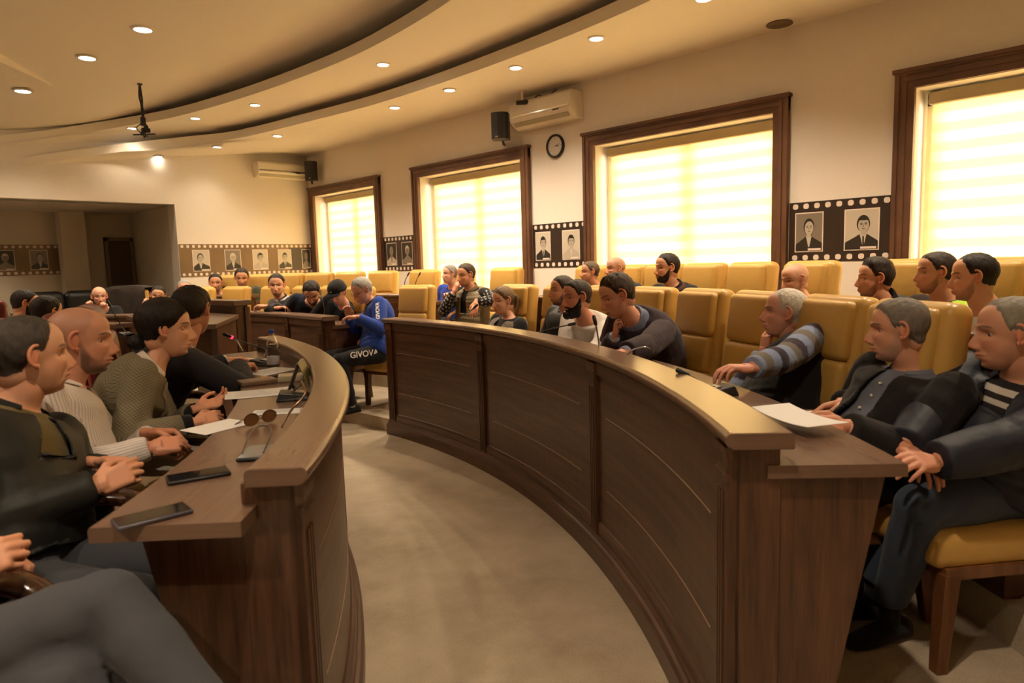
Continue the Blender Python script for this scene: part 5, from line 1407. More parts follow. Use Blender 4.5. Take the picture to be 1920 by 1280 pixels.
person('person with a full black beard in a white sweatshirt leaning on the desk', near=True, top=p6, head_scale=1.04, look=158, pitch=4, pel=P_seat(CR, 6.62, -17.6, T1), face=165, floor=T1, skin=(0.60, 0.279, 0.169), hair_t=.0065, hair_col=(.035, .023, .016), stubble=1.0, beard_t=.017, beard_chin=1.0, beard_col=(.010, .008, .007), w=1.08,
       outer=('sweatshirt', (0.62, 0.58, 0.55), M_cloth), outer_inf=.016, sleeve=.016, handR=at(1052, 643, d=d6 - .2), dirR=(-.7, .5, .1), nrmR=(0, 0, 1), curlR=.35, handL=at(1098, 684, d=d6 - .75), dirL=(-.85, .5, 0), nrmL=(.1, 0, 1), curlL=.3, poleL=(.3, -.3, -1))
R6t = at(1142, 519, d=4.08)
person('brown haired person in a plum blazer, chin on fist, frowning over the desk', near=True, top=R6t, head_scale=1.07, look=150, pitch=20, roll=-4, pel=P_seat(CR, 6.62, -23.6, T1), face=158, floor=T1, skin=(0.65, 0.318, 0.206), hair_t=.014, hair_top=.004, hair_col=(.050, .030, .018), stubble=.15, fat=.002, w=1.14, belly=.03, arch=.09,
       under=('shirt', (.16, .19, .30), M_cloth), outer=('blazer', (0.038, 0.026, 0.034), M_cloth, (.05, .04, .2)), outer_inf=.024, sleeve=.022, lapel=(0.038, 0.026, 0.034), collar=((.20, .24, .36), .03, .6), cuff=(.32, .38, .55),
       handR=(0.03, 0.085, -0.215), dirR=(.1, -.1, 1), nrmR=(-.5, .8, 0), curlR=.85, handL=at(1150, 672, d=3.45), dirL=(-.8, .6, 0), nrmL=(0, 0, 1), curlL=.4, poleR=(-.3, .2, -1), poleL=(.4, -.6, -1))
far(1105, 490, 40, CR, 7.62, 'short haired person in dark clothes at the left end of the wide window', 150, z=T2, hair_t=.006, hair_col=(.09, .06, .04), stubble=.3, outer=('jacket', DARK, M_cloth))
far(1153, 482, 44, CR, 7.60, 'person with a shaved head in a dark checked shirt before the wide window', 155, z=T2, hair_t=0, buzz=.4, hairstyle='short', hair_col=(.06, .045, .035), stubble=.25, skin=(0.68, 0.356, 0.237), outer=('shirt', (0.02, 0.03, 0.045), M_cloth), w=1.05)
far(1249, 476, 54, CR, 7.46, 'black haired bearded person in a black open collar jacket in the back row', 152, z=T2, hair_t=.014, hair_col=BLK, stubble=.95, beard_t=.006, w=1.12, under=('shirt', (.10, .03, .015), M_cloth), outer=('jacket', DARK, M_cloth, (.03, .03, .4)), collar=(DARK, .04, .6))
far(1486, 495, 62, CR, 7.60, 'balding person in black looking down below the statue portrait', 152, z=T2, pitch=8, hair_t=0, buzz=.25, hair_col=(.05, .035, .03), skin=(0.70, 0.368, 0.237), stubble=.25, outer=('jacket', DARK, M_cloth), w=1.05)
far(1640, 487, 72, CR, 7.58, 'person with a dark swept up quiff in a black padded jacket', 128, z=T2, hair_t=.012, hair_top=.012, hair_col=(.025, .016, .011), stubble=.55, quilt=True, outer=('padded_jacket', DARK, M_leatherjk), collar=(DARK, .07, .6), outer_inf=.03, w=1.1)
far(1755, 473, 78, CR, 7.58, 'person with cropped hair and a dark open jacket in front of the nearest window', 124, z=T2, hair_t=.0072, hair_col=(.035, .022, .015), stubble=.5, outer=('jacket', (.018, .012, .011), M_cloth), collar=((.018, .012, .011), .03, .7), w=1.1)
def hivis(q):
    c = np.tile(np.array((0.40, 0.62, 0.04)), (len(q['V']), 1)); c[q['arm']] = (.018, .014, .012); return c
far(1822, 477, 84, CR, 7.46, 'black haired person in a yellow safety vest over a dark sweater', 112, z=T2, pitch=4, hair_t=.011, hairstyle='receding', hair_col=BLK, stubble=.45, outer=('safety_vest', (0.40, 0.62, 0.04), M_cloth, (.05, .045, .3), hivis), under=('t_shirt', (.6, .58, .55), M_cloth), w=1.05)
# right side, front row
R14t = at(1474, 543, d=3.36)
def chest14(q):
    cols = [(0.036, 0.024, 0.042), (0.21, 0.26, 0.40), (0.155, 0.135, 0.11), (0.21, 0.26, 0.40), (0.036, 0.024, 0.042), (0.155, 0.135, 0.11), (0.21, 0.26, 0.40)]
    i = np.floor(q['ua'] / 0.052).astype(int) % 7; c = np.array(cols)[i]; return c
person('white haired person in a blue striped sweater and dark vest, hand at chin', near=True, top=R14t, head_scale=1.0, look=121, pitch=-4, pel=P_seat(CR, 6.56, -34.6, T1), face=136, floor=T1, skin=(0.68, 0.343, 0.250), hair_t=.011, hair_col=(.58, .53, .45), hairstyle='receding', brow=(.12, .10, .09), stubble=0, w=1.08, belly=.03, sleeves=False,
       under=('sweater', (0.02, 0.016, 0.03), M_knit), undersleeve=((0.2, 0.25, 0.38), M_knit, chest14, .955), outer=('vest', (0.012, 0.011, 0.013), M_cloth, (.03, .03, .5)), outer_inf=.026, collar=((0.020, 0.014, 0.016), .045, .5),
       handR=(0.035, 0.075, -0.215), dirR=(.15, -.10, 1), nrmR=(-.8, .6, .1), curlR=.6, handL=at(1352, 716, d=2.72), dirL=(-.75, .55, .05), nrmL=(0, 0, 1), curlL=.35, poleR=(-.3, .2, -1), poleL=(.3, -.4, -1))
person('grey cropped person in a black jacket and blue grey shirt holding a paper', near=True, top=at(1682, 561, d=2.55), head_scale=1.0, look=113, pitch=3, pel=P_seat(CR, 6.68, -39.8, T1), face=140, sh=148, floor=T1, skin=(0.62, 0.318, 0.206), hair_t=.0075, hair_col=(.17, .145, .12), buzz=.35, hairstyle='short', stubble=.35, beard_col=(.28, .26, .24), brow=(.06, .05, .04), w=1.12, belly=.05,
       under=('shirt', (.125, .135, .18), M_cloth), outer=('jacket', (0.013, 0.012, 0.013), M_cloth, (.10, .045, -.1)), outer_inf=.026, sleeve=.024, collar=((.15, .165, .21), .035, .55), buttons=((.7, .68, .65), (.80, .62, .45)), btn_off=0.008,
       handR=at(1586, 752, d=2.72), dirR=(-.55, .75, -.25), nrmR=(.2, .2, 1), curlR=.3, handL=at(1584, 799, d=2.28), dirL=(-.8, .45, .1), nrmL=(-.3, -.9, .5), curlL=.55, poleR=(-.2, .5, -1), poleL=(.5, -.4, -1))
def tee(q):
    c = np.tile(np.array((0.028, 0.022, 0.024)), (len(q['V']), 1)); t = q['t']; m = (t > .60) & (t < .90) & (((t - .60) / .075) % 1 < .5); c[m] = (.55, .52, .47); return c
person('grey haired person in a navy padded jacket, striped shirt and jeans, right edge', near=True, near_legs=True, top=at(1893, 559, d=2.33), head_scale=1.06, look=116, pitch=2, pel=np.array([2.86, .51, T1 + .56]), face=142, sh=154, floor=T1, skin=(0.61, 0.305, 0.200), hair_t=.0075, hair_col=(.24, .215, .18), buzz=.4, hairstyle='receding', stubble=.15, brow=(.10, .08, .06), w=1.14, belly=.06,
       under=('t_shirt', (.028, .022, .024), M_tee), outer=('padded_jacket', (0.014, 0.017, 0.030), M_leatherjk, (.15, .062, -.1)), outer_inf=.030, sleeve=.028, collar=((0.014, 0.017, 0.030), .045, .65),
       handL=at(1742, 868, d=2.10), dirL=(-.8, .25, .12), nrmL=(.1, -.5, .8), curlL=.25, handR=at(1692, 838, d=2.26), dirR=(-.35, -.55, -.22), nrmR=(.1, .1, 1), curlR=.25, poleR=(-.3, .6, -1), poleL=(.4, -.5, -1),
       trousers=(0.045, 0.060, 0.095), kneeL=at(1722, 948, d=2.24), ankleL=at(1668, 1158, z=.205), kneeR=at(1712, 925, d=2.46), ankleR=at(1640, 1120, z=.205), sock=(.008, .008, .008), hem=.07)

# ================================================================== things on the walls
def face_part(mb, O, ud, nd, polys, mi, depth):
    """flat printed shape: polygon in (u, v) lifted off the print by depth"""
    V = [np.array(O) + np.array(ud) * u + UP * v + np.array(nd) * depth for u, v in polys]
    Vb = [p - np.array(nd) * 0.0006 for p in V]; n = len(V)
    mb.add(V + Vb, [tuple(range(n)), tuple(range(2 * n - 1, n - 1, -1))] + [(i, (i + 1) % n, n + (i + 1) % n, n + i) for i in range(n)], mi)
def ellp(cx, cy, rx, ry, n=20, a0=0, a1=2 * pi): return [(cx + rx * math.cos(a0 + (a1 - a0) * i / n), cy + ry * math.sin(a0 + (a1 - a0) * i / n)) for i in range(n if abs(a1 - a0 - 2 * pi) < .01 else n + 1)]
def film_strip(O, ud, nd, L, H, label, portraits, base, h_n):
    O = np.array(O, float)
    r = empty('film_strip_banner', tuple(O), 0, label, 'wall banner')
    Z0 = np.zeros(3)
    mb = MB(); c = np.array(ud) * L / 2 + UP * H / 2 + np.array(nd) * 0.002
    face_part(mb, Z0, ud, nd, [(0, 0), (L, 0), (L, H), (0, H)], 0, 0.004)
    for k in range(h_n):
        u = (k + 0.35) * L / h_n
        for v in (H * 0.028, H * 0.885):
            hw, hh = L / h_n * 0.5, H * 0.088; b = hh * .25
            face_part(mb, Z0, ud, nd, [(u + b, v), (u + hw - b, v), (u + hw, v + b), (u + hw, v + hh - b), (u + hw - b, v + hh), (u + b, v + hh), (u, v + hh - b), (u, v + b)], 1, 0.0055)
    if base is M_film_glare and nd[1] == -1 and L < 2.3: face_part(mb, Z0, ud, nd, [(L - .42, H * .125), (L, H * .125), (L, H * .875), (L - .42, H * .875)], 2, 0.0062)  # right end kept film black, no glare painted here
    mb.build('film_band', [base, M_hole, M_film], r)
    for (uc, w, bgm, style, sx) in portraits:
        h = H * 0.66; v0 = H * 0.165
        mb = MB(); P0 = np.array(ud) * (uc - w / 2) + UP * v0
        mats = [M_hole, M_ph_l, M_ph_m, M_ph_d, M_ph_f]
        face_part(mb, P0, ud, nd, [(0, 0), (w, 0), (w, h), (0, h)], 0, 0.007)
        e = 0.009; face_part(mb, P0, ud, nd, [(e, e), (w - e, e), (w - e, h - e), (e, h - e)], bgm, 0.0078)
        cx = w * (0.5 + sx); dk = 3 if bgm != 3 else 2; fc = 4 if bgm != 3 else 2
        sh = [(e, e), (w - e, e), (w - e, h * .22), (cx + w * .20, h * .34), (cx + w * .09, h * .40), (cx - w * .09, h * .40), (cx - w * .22, h * .33), (e, h * .20)]
        face_part(mb, P0, ud, nd, sh, dk if style != 'pale' else 4, 0.0086)
        face_part(mb, P0, ud, nd, [(cx - w * .10, h * .40), (cx + w * .10, h * .40), (cx + w * .03, h * .14), (cx - w * .01, h * .12)], 1 if bgm != 3 else 2, 0.0092)
        if style in ('suit', 'suit2'): face_part(mb, P0, ud, nd, [(cx - w * .02, h * .34), (cx + w * .025, h * .34), (cx + w * .035, h * .14), (cx - w * .01, h * .12)], 3, 0.0098)
        face_part(mb, P0, ud, nd, [(cx - w * .07, h * .36), (cx + w * .07, h * .36), (cx + w * .07, h * .5), (cx - w * .07, h * .5)], fc, 0.0098)
        face_part(mb, P0, ud, nd, ellp(cx, h * .64, w * .185, h * .205), dk if style != 'old' else 1, 0.0100)
        face_part(mb, P0, ud, nd, ellp(cx + w * .01, h * .60, w * .155, h * .175), fc, 0.0106)
        if style != 'bald': face_part(mb, P0, ud, nd, ellp(cx, h * .70, w * .165, h * .115, 14, 0.15, pi - .15), dk if style != 'old' else 1, 0.0112)
        for q in (-1, 1):
            face_part(mb, P0, ud, nd, ellp(cx + q * w * .065 + w * .01, h * .625, w * .034, h * .010, 8), 3, 0.0114)
            face_part(mb, P0, ud, nd, ellp(cx + q * w * .065 + w * .01, h * .652, w * .045, h * .007, 8), 3, 0.0114)
        face_part(mb, P0, ud, nd, [(cx + w * .0, h * .62), (cx + w * .03, h * .56), (cx - w * .01, h * .56)], 2, 0.0114)
        face_part(mb, P0, ud, nd, ellp(cx + w * .01, h * .515, w * .05, h * .008, 8), 3, 0.0114)
        face_part(mb, P0, ud, nd, [(w * .48, h * .035), (w * .93, h * .035), (w * .93, h * .09), (w * .48, h * .09)], 0, 0.0118)
        mb.build('portrait', mats, r)
    return r
nW = (-1, 0, 0); uW = (0, -1, 0)
film_strip((XW, 5.555, 1.447), uW, nW, 0.80, 0.50, 'black film strip banner with two pale portraits between the clock and the middle windows', [(0.165, .235, 1, 'suit', .02), (0.585, .255, 1, 'pale', .02)], M_film, 9)
film_strip((XW, 2.525, 1.447), uW, nW, 0.80, 0.50, 'black film strip banner with a dark statue portrait and a bright suited portrait, far right', [(0.17, .235, 2, 'bald', .0), (0.585, .265, 1, 'suit2', .05)], M_film, 9)
film_strip((XW, 8.605, 1.447), uW, nW, 0.80, 0.50, 'black film strip banner with two dim portraits between the two farthest windows', [(0.20, .25, 3, 'pale', .0), (0.58, .26, 3, 'old', .03)], M_film, 9)
bs = film_strip((3.705, YB, 1.447), (1, 0, 0), (0, -1, 0), 2.165, 0.49, 'long film strip banner with brown painted glare and five portraits on the far wall', [(0.315, .255, 1, 'bald', -.05), (0.80, .255, 2, 'old', .0), (1.245, .255, 1, 'pale', .0), (1.665, .235, 1, 'suit', .0), (2.05, .16, 3, 'bald', .0)], M_film_glare, 26)
film_strip((0.05, YA - .001, 1.545), (1, 0, 0), (0, -1, 0), 2.56, 0.47, 'dim brown film strip banner on the alcove wall at far left', [(1.86, .24, 3, 'old', .0), (2.29, .24, 2, 'bald', .05), (1.2, .24, 2, 'suit', 0)], M_film_glare, 28)
# clock
ck = empty('wall_clock', (XW, 5.165, 2.79), 0, 'round white wall clock with a black rim', 'clock')
Rw = Matrix.Rotation(-pi / 2, 3, 'Y')
MB().lathe([(0.105, 0.0), (0.128, 0.0), (0.130, 0.025), (0.120, 0.036), (0.108, 0.030), (0.106, 0.012)], n=40, rot=Rw).build('rim', M_black, ck, smooth=True)
MB().lathe([(0.1045, 0.010), (0.1045, 0.0165)], n=40, rot=Rw).build('dial', plain('dial_white', (0.66, 0.62, 0.60), 0.4), ck)
mb = MB()
for k in range(12):
    a = 2 * pi * k / 12; mb.box((-0.0172, math.sin(a) * .088, math.cos(a) * .088), (0.001, 0.006, 0.006 if k % 3 else .012), rot=Matrix.Rotation(-a, 3, 'X'))
mb.build('hour_marks', M_ink, ck)
for a, l, w_ in ((math.radians(-92), .055, .008), (math.radians(-75), .072, .005)):
    MB().box((-0.0185, math.sin(a) * l / 2, math.cos(a) * l / 2), (0.001, w_, l), rot=Matrix.Rotation(-a, 3, 'X')).build('hand', M_black, ck)
# air conditioners
def ac(name, loc, rz, label, L=0.9, H=0.29, Dp=0.22):
    r = empty(name, loc, rz, label, 'air conditioner', 'wall air conditioners')
    prof = [(0, 0), (0, H), (-Dp + .03, H), (-Dp, H - .03), (-Dp, H * .35), (-Dp + .02, H * .22), (-Dp * .45, 0.0)]
    mb = MB(); V = []; n = len(prof)
    for y in (-L / 2, L / 2): V += [(x, y, z) for x, z in prof]
    mb.add(V, [tuple(range(n)), tuple(range(2 * n - 1, n - 1, -1))] + [(i, n + i, n + (i + 1) % n, (i + 1) % n) for i in range(n)])
    mb.build('casing', M_white, r, bevel=0.008)
    MB().box((-Dp - .001, 0, H * .44), (0.006, L * .96, 0.016)).build('chrome_strip', M_chrome, r)
    MB().box((-Dp - .002, -L * .28, H * .37), (0.004, L * .10, 0.012)).build('display', M_black, r)
    MB().box((-Dp + .035, 0, H * .145), (0.05, L * .90, 0.008), rot=Matrix.Rotation(math.radians(50), 3, 'Y')).build('air_flap', plain('flap_green', (0.35, 0.32, 0.22), 0.4), r)
    return r
ac('air_conditioner', (XW, 5.22, 3.02), 0, 'cream wall air conditioner with a chrome strip above the clock')
ac('air_conditioner', (5.36, YB, 2.985), pi / 2, 'cream wall air conditioner on the far wall beside the corner speaker', L=0.86, H=.24, Dp=.20)
def speaker(loc, rz, label):
    r = empty('wall_speaker', loc, rz, label, 'speaker', 'black wall speakers')
    mb = MB()
    poly = [(0.0, -.10), (-.12, -.10)] + [(-.12 - .05 * math.cos(a), .10 * math.sin(a)) for a in np.linspace(-1.2, 1.2, 8)] + [(-.12, .10), (0, .10)]
    mb.prism(poly, -0.15, 0.15); mb.build('cabinet', M_black, r, bevel=.005)
    mb = MB(); mb.tube([(-.02, 0, -.08), (.09, 0.0, -.17), (.16, 0, -.17)], .014, n=8); mb.build('bracket', M_black, r)
    MB().box((-.165, .03, -.125), (.012, .03, .015)).build('badge', plain('brass', (.6, .38, .12), .3, metal=.8), r)
    return r
speaker((5.72, 5.86, 2.93 + .15), math.radians(35), 'black wall speaker left of the air conditioner above the clock')
speaker((5.76, 10.40, 3.10), math.radians(60), 'black wall speaker in the far corner of the room')
# ceiling camera bracket
cb = empty('ceiling_camera', (5.62, 5.42, 3.4), 0, 'small camera on a short pole over the air conditioner', 'security camera')
MB().lathe([(0.045, 0), (0.045, -.012), (.014, -.018), (.014, -.11)], n=16).build('pole', M_white, cb, smooth=True)
MB().tube([(-.06, .03, -.135), (.05, -.03, -.12)], [.024, .028], n=12).build('camera_body', M_black, cb, smooth=True)
MB().tube(catmull([(.02, 0, -.11), (.06, -.08, -.12), (.10, -.16, -.06), (.12, -.22, -.13), (.16, -.30, -.06), (.2, -.34, -.02)], 5), .006, n=6).build('cable', M_black, cb, smooth=True)
# round vent
q = at(1463, 45, z=3.4)
vt = empty('ceiling_speaker', (min(q[0], 5.74), q[1], 3.4), 0, 'round brown grille in the ceiling close to the window wall', 'ceiling grille')
MB().lathe([(0.10, 0), (0.105, -.008), (0.088, -.012), (0.0001, -.010)], n=28).build('grille', plain('grille_brown', (.13, .085, .04), .5), vt, smooth=True)
# hanging cable bundle
q = at(262, 155, z=3.76); dd = (q[0] * RW[0, 2] + q[1] * RW[1, 2] + (q[2] - EYE) * RW[2, 2]); zb = at(265, 256, d=dd)[2]; zc_ = 3.8 - droop(q[0], q[1])
hc_ = empty('hanging_cable_mount', (q[0], q[1], zc_), 0, 'bundle of black cables with a small bracket hanging from the central ceiling', 'cable mount')
Hh = zc_ - zb
MB().lathe([(.03, 0), (.03, -.01), (.016, -.015)], n=12).build('ceiling_plate', M_black, hc_)
for k in range(4):
    rr_ = random.Random(k); mb = MB()
    mb.tube(catmull([(.006 * (k - 1.5), 0, 0)] + [(rr_.uniform(-.018, .018), rr_.uniform(-.018, .018), -Hh * t) for t in (.25, .5, .68)] + [(rr_.uniform(-.07, .07), rr_.uniform(-.05, .05), -Hh * .82), (rr_.uniform(-.04, .04), 0, -Hh * .93)], 5), .011 if k < 2 else .006, n=6); mb.build('cable', M_black, hc_, smooth=True)
mb = MB(); mb.box((0, 0, -Hh * .70), (.05, .05, .10)); mb.box((0.02, 0, -Hh * .86), (.09, .06, .05)); mb.build('junction_box', M_black, hc_, bevel=.006)
mb = MB(); mb.box((0, 0, -Hh * .94), (.26, .03, .012), rz=math.radians(-45)); mb.box((0, 0, -Hh * .96), (.03, .12, .012), rz=math.radians(-45)); mb.tube([(0, 0, -Hh * .85), (0, 0, -Hh)], .012, n=8); mb.build('bracket', M_black, hc_)
# ---------------- sofas in front of the alcove
def sofa(x, y, z, rz, L, label):
    r = empty('leather_sofa', (x, y, z), rz, label, 'sofa', 'black leather sofas')
    MB().rbox((0, .1, .24), (L, .80, .34), .05, seg=4).build('base', M_blackleather, r, smooth=True)
    n = 3
    for k in range(n):
        xc = -L / 2 + .14 + (L - .28) * (k + .5) / n
        MB().rbox((xc, -.05, .47), ((L - .28) / n - .01, .62, .16), .06, seg=4).build('seat_cushion', M_blackleather, r, smooth=True)
        MB().rbox((xc, .34, .74), ((L - .28) / n + .02, .24, .56), .10, seg=5, fn=lambda v: Vector((v.x, v.y, v.z * (1 + .05 * math.cos(v.x * 3))))).build('back_cushion', M_blackleather, r, smooth=True)
    for sg in (-1, 1): MB().rbox((sg * (L / 2 - .08), 0, .42), (.18, .86, .44), .07, seg=4).build('armrest', M_blackleather, r, smooth=True)
    return r
sofa(2.62, 11.28, .27, math.radians(-6), 1.95, 'black leather sofa behind the bald man in black')
sofa(0.72, 11.45, .27, math.radians(2), 1.75, 'black leather sofa at the far left')
annulus('floor_tier_alcove', (1.0, 12.0), 0, 1.0, 0, 1, 0, T2) if False else None
mb = MB(); mb.box((-.9, 11.80, T2 / 2), (9.1, 2.1, T2)); tag(mb.build('floor_alcove', M_carpet), kind='structure')
# jacket thrown over a chair back
x, y = pol(CR, 7.0, 43.2); x, y = pol(CR, 7.03, 43.2); cq = np.array([x, y, 0]); rzj = math.radians(43.2 + 180); dj = np.array([math.cos(rzj), math.sin(rzj), 0]); pj = np.array([-dj[1], dj[0], 0])
mb = MB(); V = []; nu, nv_ = 26, 22
for j in range(nv_ + 1):
    v = j / nv_
    for i in range(nu + 1):
        u = i / nu * 2 - 1
        if v < .5: dep_ = 0.15 + .06 * math.sin(u * 9) * (0.5 - v); zz = 0.70 + 1.06 * v * 1.22 - .05 * abs(u)
        else: dep_ = 0.15 - (v - .5) * 2 * .0 ; zz = 0
        # over the top of the back: front side then rear side
        s_ = (v - .5) * 2
        arc = abs(s_)
        zz = T1 + 1.25 - 0.03 * abs(u) ** 3 - max(0, arc - .12) * (.62 + .10 * math.sin(u * 4)) * (1.25 if s_ < 0 else 1)
        dep_ = (-.15 if s_ > 0 else .15) * min(1, arc / .12) + (0.02 if s_ < 0 else -.02) * math.sin(u * 10 + 3 * arc) * arc
        w_ = .25 + .06 * arc + .012 * math.sin(9 * arc)
        p = cq + pj * u * w_ + dj * dep_; V.append((p[0], p[1], zz))
F = [(j * (nu + 1) + i, j * (nu + 1) + i + 1, (j + 1) * (nu + 1) + i + 1, (j + 1) * (nu + 1) + i) for j in range(nv_) for i in range(nu)]
mb.add(V, F); jo = mb.build('draped_jacket', plain('brown_cloth', (.030, .020, .015), .95, bump=.8, bscale=9), smooth=True, loc=tuple(cq + UP * (T1 + 1.2)))
sdm = jo.modifiers.new('thick', 'SOLIDIFY'); sdm.thickness = .012
tag(jo, 'dark brown jacket draped over the back of a mustard chair at far left', 'jacket')

# ================================================================== things on the desks
ZW = 0.955
def flat_at(px, py, ex, ey, L, Wd, z=ZW):
    """centre and heading on the worktop from two picture points"""
    a = at(px, py, z=z); b = at(ex, ey, z=z); c = (a + b) / 2; ang = math.atan2(b[1] - a[1], b[0] - a[0]); return c, ang
def phone(p, label, body=M_black):
    c, ang = flat_at(*p, 0, 0)
    r = empty('phone', (c[0], c[1], ZW + .001), ang, label, 'phone', 'phones on the left desk')
    MB().rbox((0, 0, .005), (.155, .076, .0095), .004, seg=3, fn=None).build('case', body, r, smooth=True)
    MB().rbox((0, 0, .0103), (.147, .069, .001), .0004, seg=1).build('screen', M_screen, r)
    MB().box((.055, .02, .0004), (.02, .02, .001)).build('camera_bump', M_grey, r)
phone((228, 986, 342, 958), 'grey phone with a bright glint lying nearest on the left desk', plain('violet_case', (.08, .07, .09), .3))
phone((325, 903, 418, 887), 'black phone lying across the left desk behind the grey one')
c, ang = flat_at(462, 872, 500, 830, 0, 0)
r = empty('phone_in_stand', (c[0], c[1], ZW + .001), ang, 'dark phone lying with a thin wire stand beside the ledge of the left desk', 'phone', 'phones on the left desk')
MB().rbox((-.02, 0, .006), (.15, .075, .010), .004, seg=3).build('case', M_black, r, smooth=True)
MB().rbox((-.02, 0, .0115), (.142, .068, .001), .0004, seg=1).build('screen', plain('grey_screen', (.16, .17, .19), .12), r)
MB().tube(catmull([(-.05, .03, .013), (.07, .03, .05), (.10, .0, .062), (.07, -.03, .05), (-.05, -.03, .013)], 6), .0025, n=6).build('wire_stand', M_grey, r, smooth=True)
# sunglasses
c = at(490, 797, z=ZW); cf = at(520, 790, z=ZW); ang = math.atan2(cf[1] - c[1], cf[0] - c[0])
r = empty('sunglasses', (c[0], c[1], ZW), ang, 'brown tinted sunglasses resting folded on the left desk', 'sunglasses')
M_lens = plain('amber_lens', (.16, .075, .025), .08)
for sg in (-1, 1):
    mb = MB(); V = []
    for i in range(18):
        t = 2 * pi * i / 18; V.append((sg * .036 + .029 * math.cos(t), .002, .026 + .023 * math.sin(t) * (1.0 if math.sin(t) > 0 else .9)))
    mb.add(V + [(x_, .0035, z_) for x_, y_, z_ in V], [tuple(range(18)), tuple(range(35, 17, -1))]); mb.build('lens', M_lens, r)
    mb = MB(); mb.tube(V + [V[0]], .0018, n=6); mb.build('rim', plain('tortoise', (.10, .045, .02), .3), r, smooth=True)
    MB().tube([(sg * .067, .003, .034), (sg * .070, .05, .012), (sg * .02, .085, .006)], .002, n=6).build('temple', plain('tortoise', (.10, .045, .02), .3), r, smooth=True)
MB().tube([(-.009, .002, .034), (0, .002, .037), (.009, .002, .034)], .0016, n=6).build('bridge', M_grey, r)
def sheet(p, L, Wd, label, z=ZW, name='paper_sheet', lines=8, mat=None, group='papers on the left desk', bend=.0):
    c, ang = flat_at(*p, 0, 0, z=z)
    r = empty(name, (c[0], c[1], z + .001), ang, label, 'paper', group)
    mb = MB(); n = 10; V = []
    for i in range(n + 1):
        x = -L / 2 + L * i / n; zz = .001 + bend * (abs(x) / L) ** 2
        V += [(x, -Wd / 2, zz), (x, Wd / 2, zz), (x, -Wd / 2, zz - .001), (x, Wd / 2, zz - .001)]
    F = []
    for i in range(n):
        a, b = 4 * i, 4 * i + 4; F += [(a, b, b + 1, a + 1), (a + 2, a + 3, b + 3, b + 2), (a, a + 2, b + 2, b), (a + 1, b + 1, b + 3, a + 3)]
    F += [(0, 1, 3, 2), (4 * n, 4 * n + 2, 4 * n + 3, 4 * n + 1)]
    mb.add(V, F); mb.build('page', mat or M_paper, r, smooth=True)
    if lines:
        mb = MB(); rr_ = random.Random(L * 1000 + lines)
        for k in range(lines):
            y = Wd / 2 - .02 - (Wd - .04) * k / lines; w_ = L * rr_.uniform(.45, .75); mb.box((-L * .42 + w_ / 2, y, .0022), (w_, .0018, .0004))
        mb.build('print', plain('faint_ink', (.42, .41, .42), .8), r)
    return r
sheet((437, 742, 536, 733), .29, .20, 'long white printed sheet with a folded corner on the left desk', bend=.01)
sheet((474, 703, 538, 690), .26, .19, 'white printed sheet beside the water bottle', lines=10)
sheet((485, 774, 560, 770), .20, .10, 'small leaflet with grey patterns lying behind the sunglasses', name='leaflet', lines=5)
sheet((392, 804, 425, 796), .20, .15, 'plain white page on the desk edge by the hands of the person in a blazer', lines=0)
c, ang = flat_at(457, 722, 508, 716, 0, 0)
r = empty('closed_notebook', (c[0], c[1], ZW), ang, 'closed tan notebook on the left desk between two white sheets', 'notebook')
MB().rbox((0, 0, .011), (.17, .11, .020), .003, seg=2).build('cover', plain('tan_cover', (.22, .14, .09), .5), r, smooth=True); MB().box((.002, .001, .011), (.169, .108, .014)).build('pages', M_paper, r)
c, ang = flat_at(532, 714, 560, 712, 0, 0)
r = empty('memo_pad', (c[0], c[1], ZW), ang, 'thick cream memo pad beside the microphone on the left desk', 'memo pad')
MB().rbox((0, 0, .016), (.12, .10, .030), .003, seg=2).build('pages', plain('cream_pad', (.50, .44, .30), .6), r, smooth=True)
c, ang = flat_at(494, 709, 545, 704, 0, 0)
r = empty('pen', (c[0], c[1], ZW + .006), ang, 'black and gold pen lying between the sheets on the left desk', 'pen')
MB().tube([(-.07, 0, 0), (.0, 0, 0), (.055, 0, 0), (.07, 0, 0)], [.004, .0055, .0055, .001], n=10).build('barrel', M_black, r, smooth=True); MB().tube([(-.078, 0, 0), (-.045, 0, 0)], .006, n=10).build('cap', plain('brass', (.6, .38, .12), .3, metal=.8), r, smooth=True)
# name plate easel
c = at(566, 726, z=ZW)
r = empty('name_plate', (c[0], c[1], ZW), math.radians(55), 'folded olive and silver name plate standing by the ledge of the left desk', 'name plate')
for sg, m_ in ((-1, plain('olive_plate', (.20, .18, .06), .3)), (1, M_grey)): MB().box((0, sg * .028, .062), (.19, .003, .135), rot=Matrix.Rotation(sg * math.radians(22), 3, 'X')).build('face_plate', m_, r)
# open notebook
c = at(452, 680, z=ZW)
r = empty('open_notebook', (c[0], c[1], ZW), math.radians(20), 'open cream notebook under the hands of the suited writer', 'notebook')
for sg in (-1, 1):
    mb = MB(); V = []
    for i in range(9):
        x = sg * .15 * i / 8; zz = .006 + .016 * math.sin(pi * min(1, i / 8 * 1.1)) * .8; V += [(x, -.105, zz), (x, .105, zz), (x, -.105, .001), (x, .105, .001)]
    F = []
    for i in range(8): a, b = 4 * i, 4 * i + 4; F += [(a, b, b + 1, a + 1), (a, a + 2, b + 2, b), (a + 1, b + 1, b + 3, a + 3)]
    F.append((32, 34, 35, 33)); mb.add(V, F); mb.build('page_block', plain('cream_page', (.72, .68, .56), .8), r, smooth=True)
MB().box((0, 0, .001), (.31, .215, .002)).build('cover', plain('dark_cover', (.03, .03, .03), .5), r)
c = at(455, 665, z=ZW); r = empty('white_pen', (c[0] - .02, c[1], ZW + .055), 0, 'white pen held upright over the open notebook', 'pen')
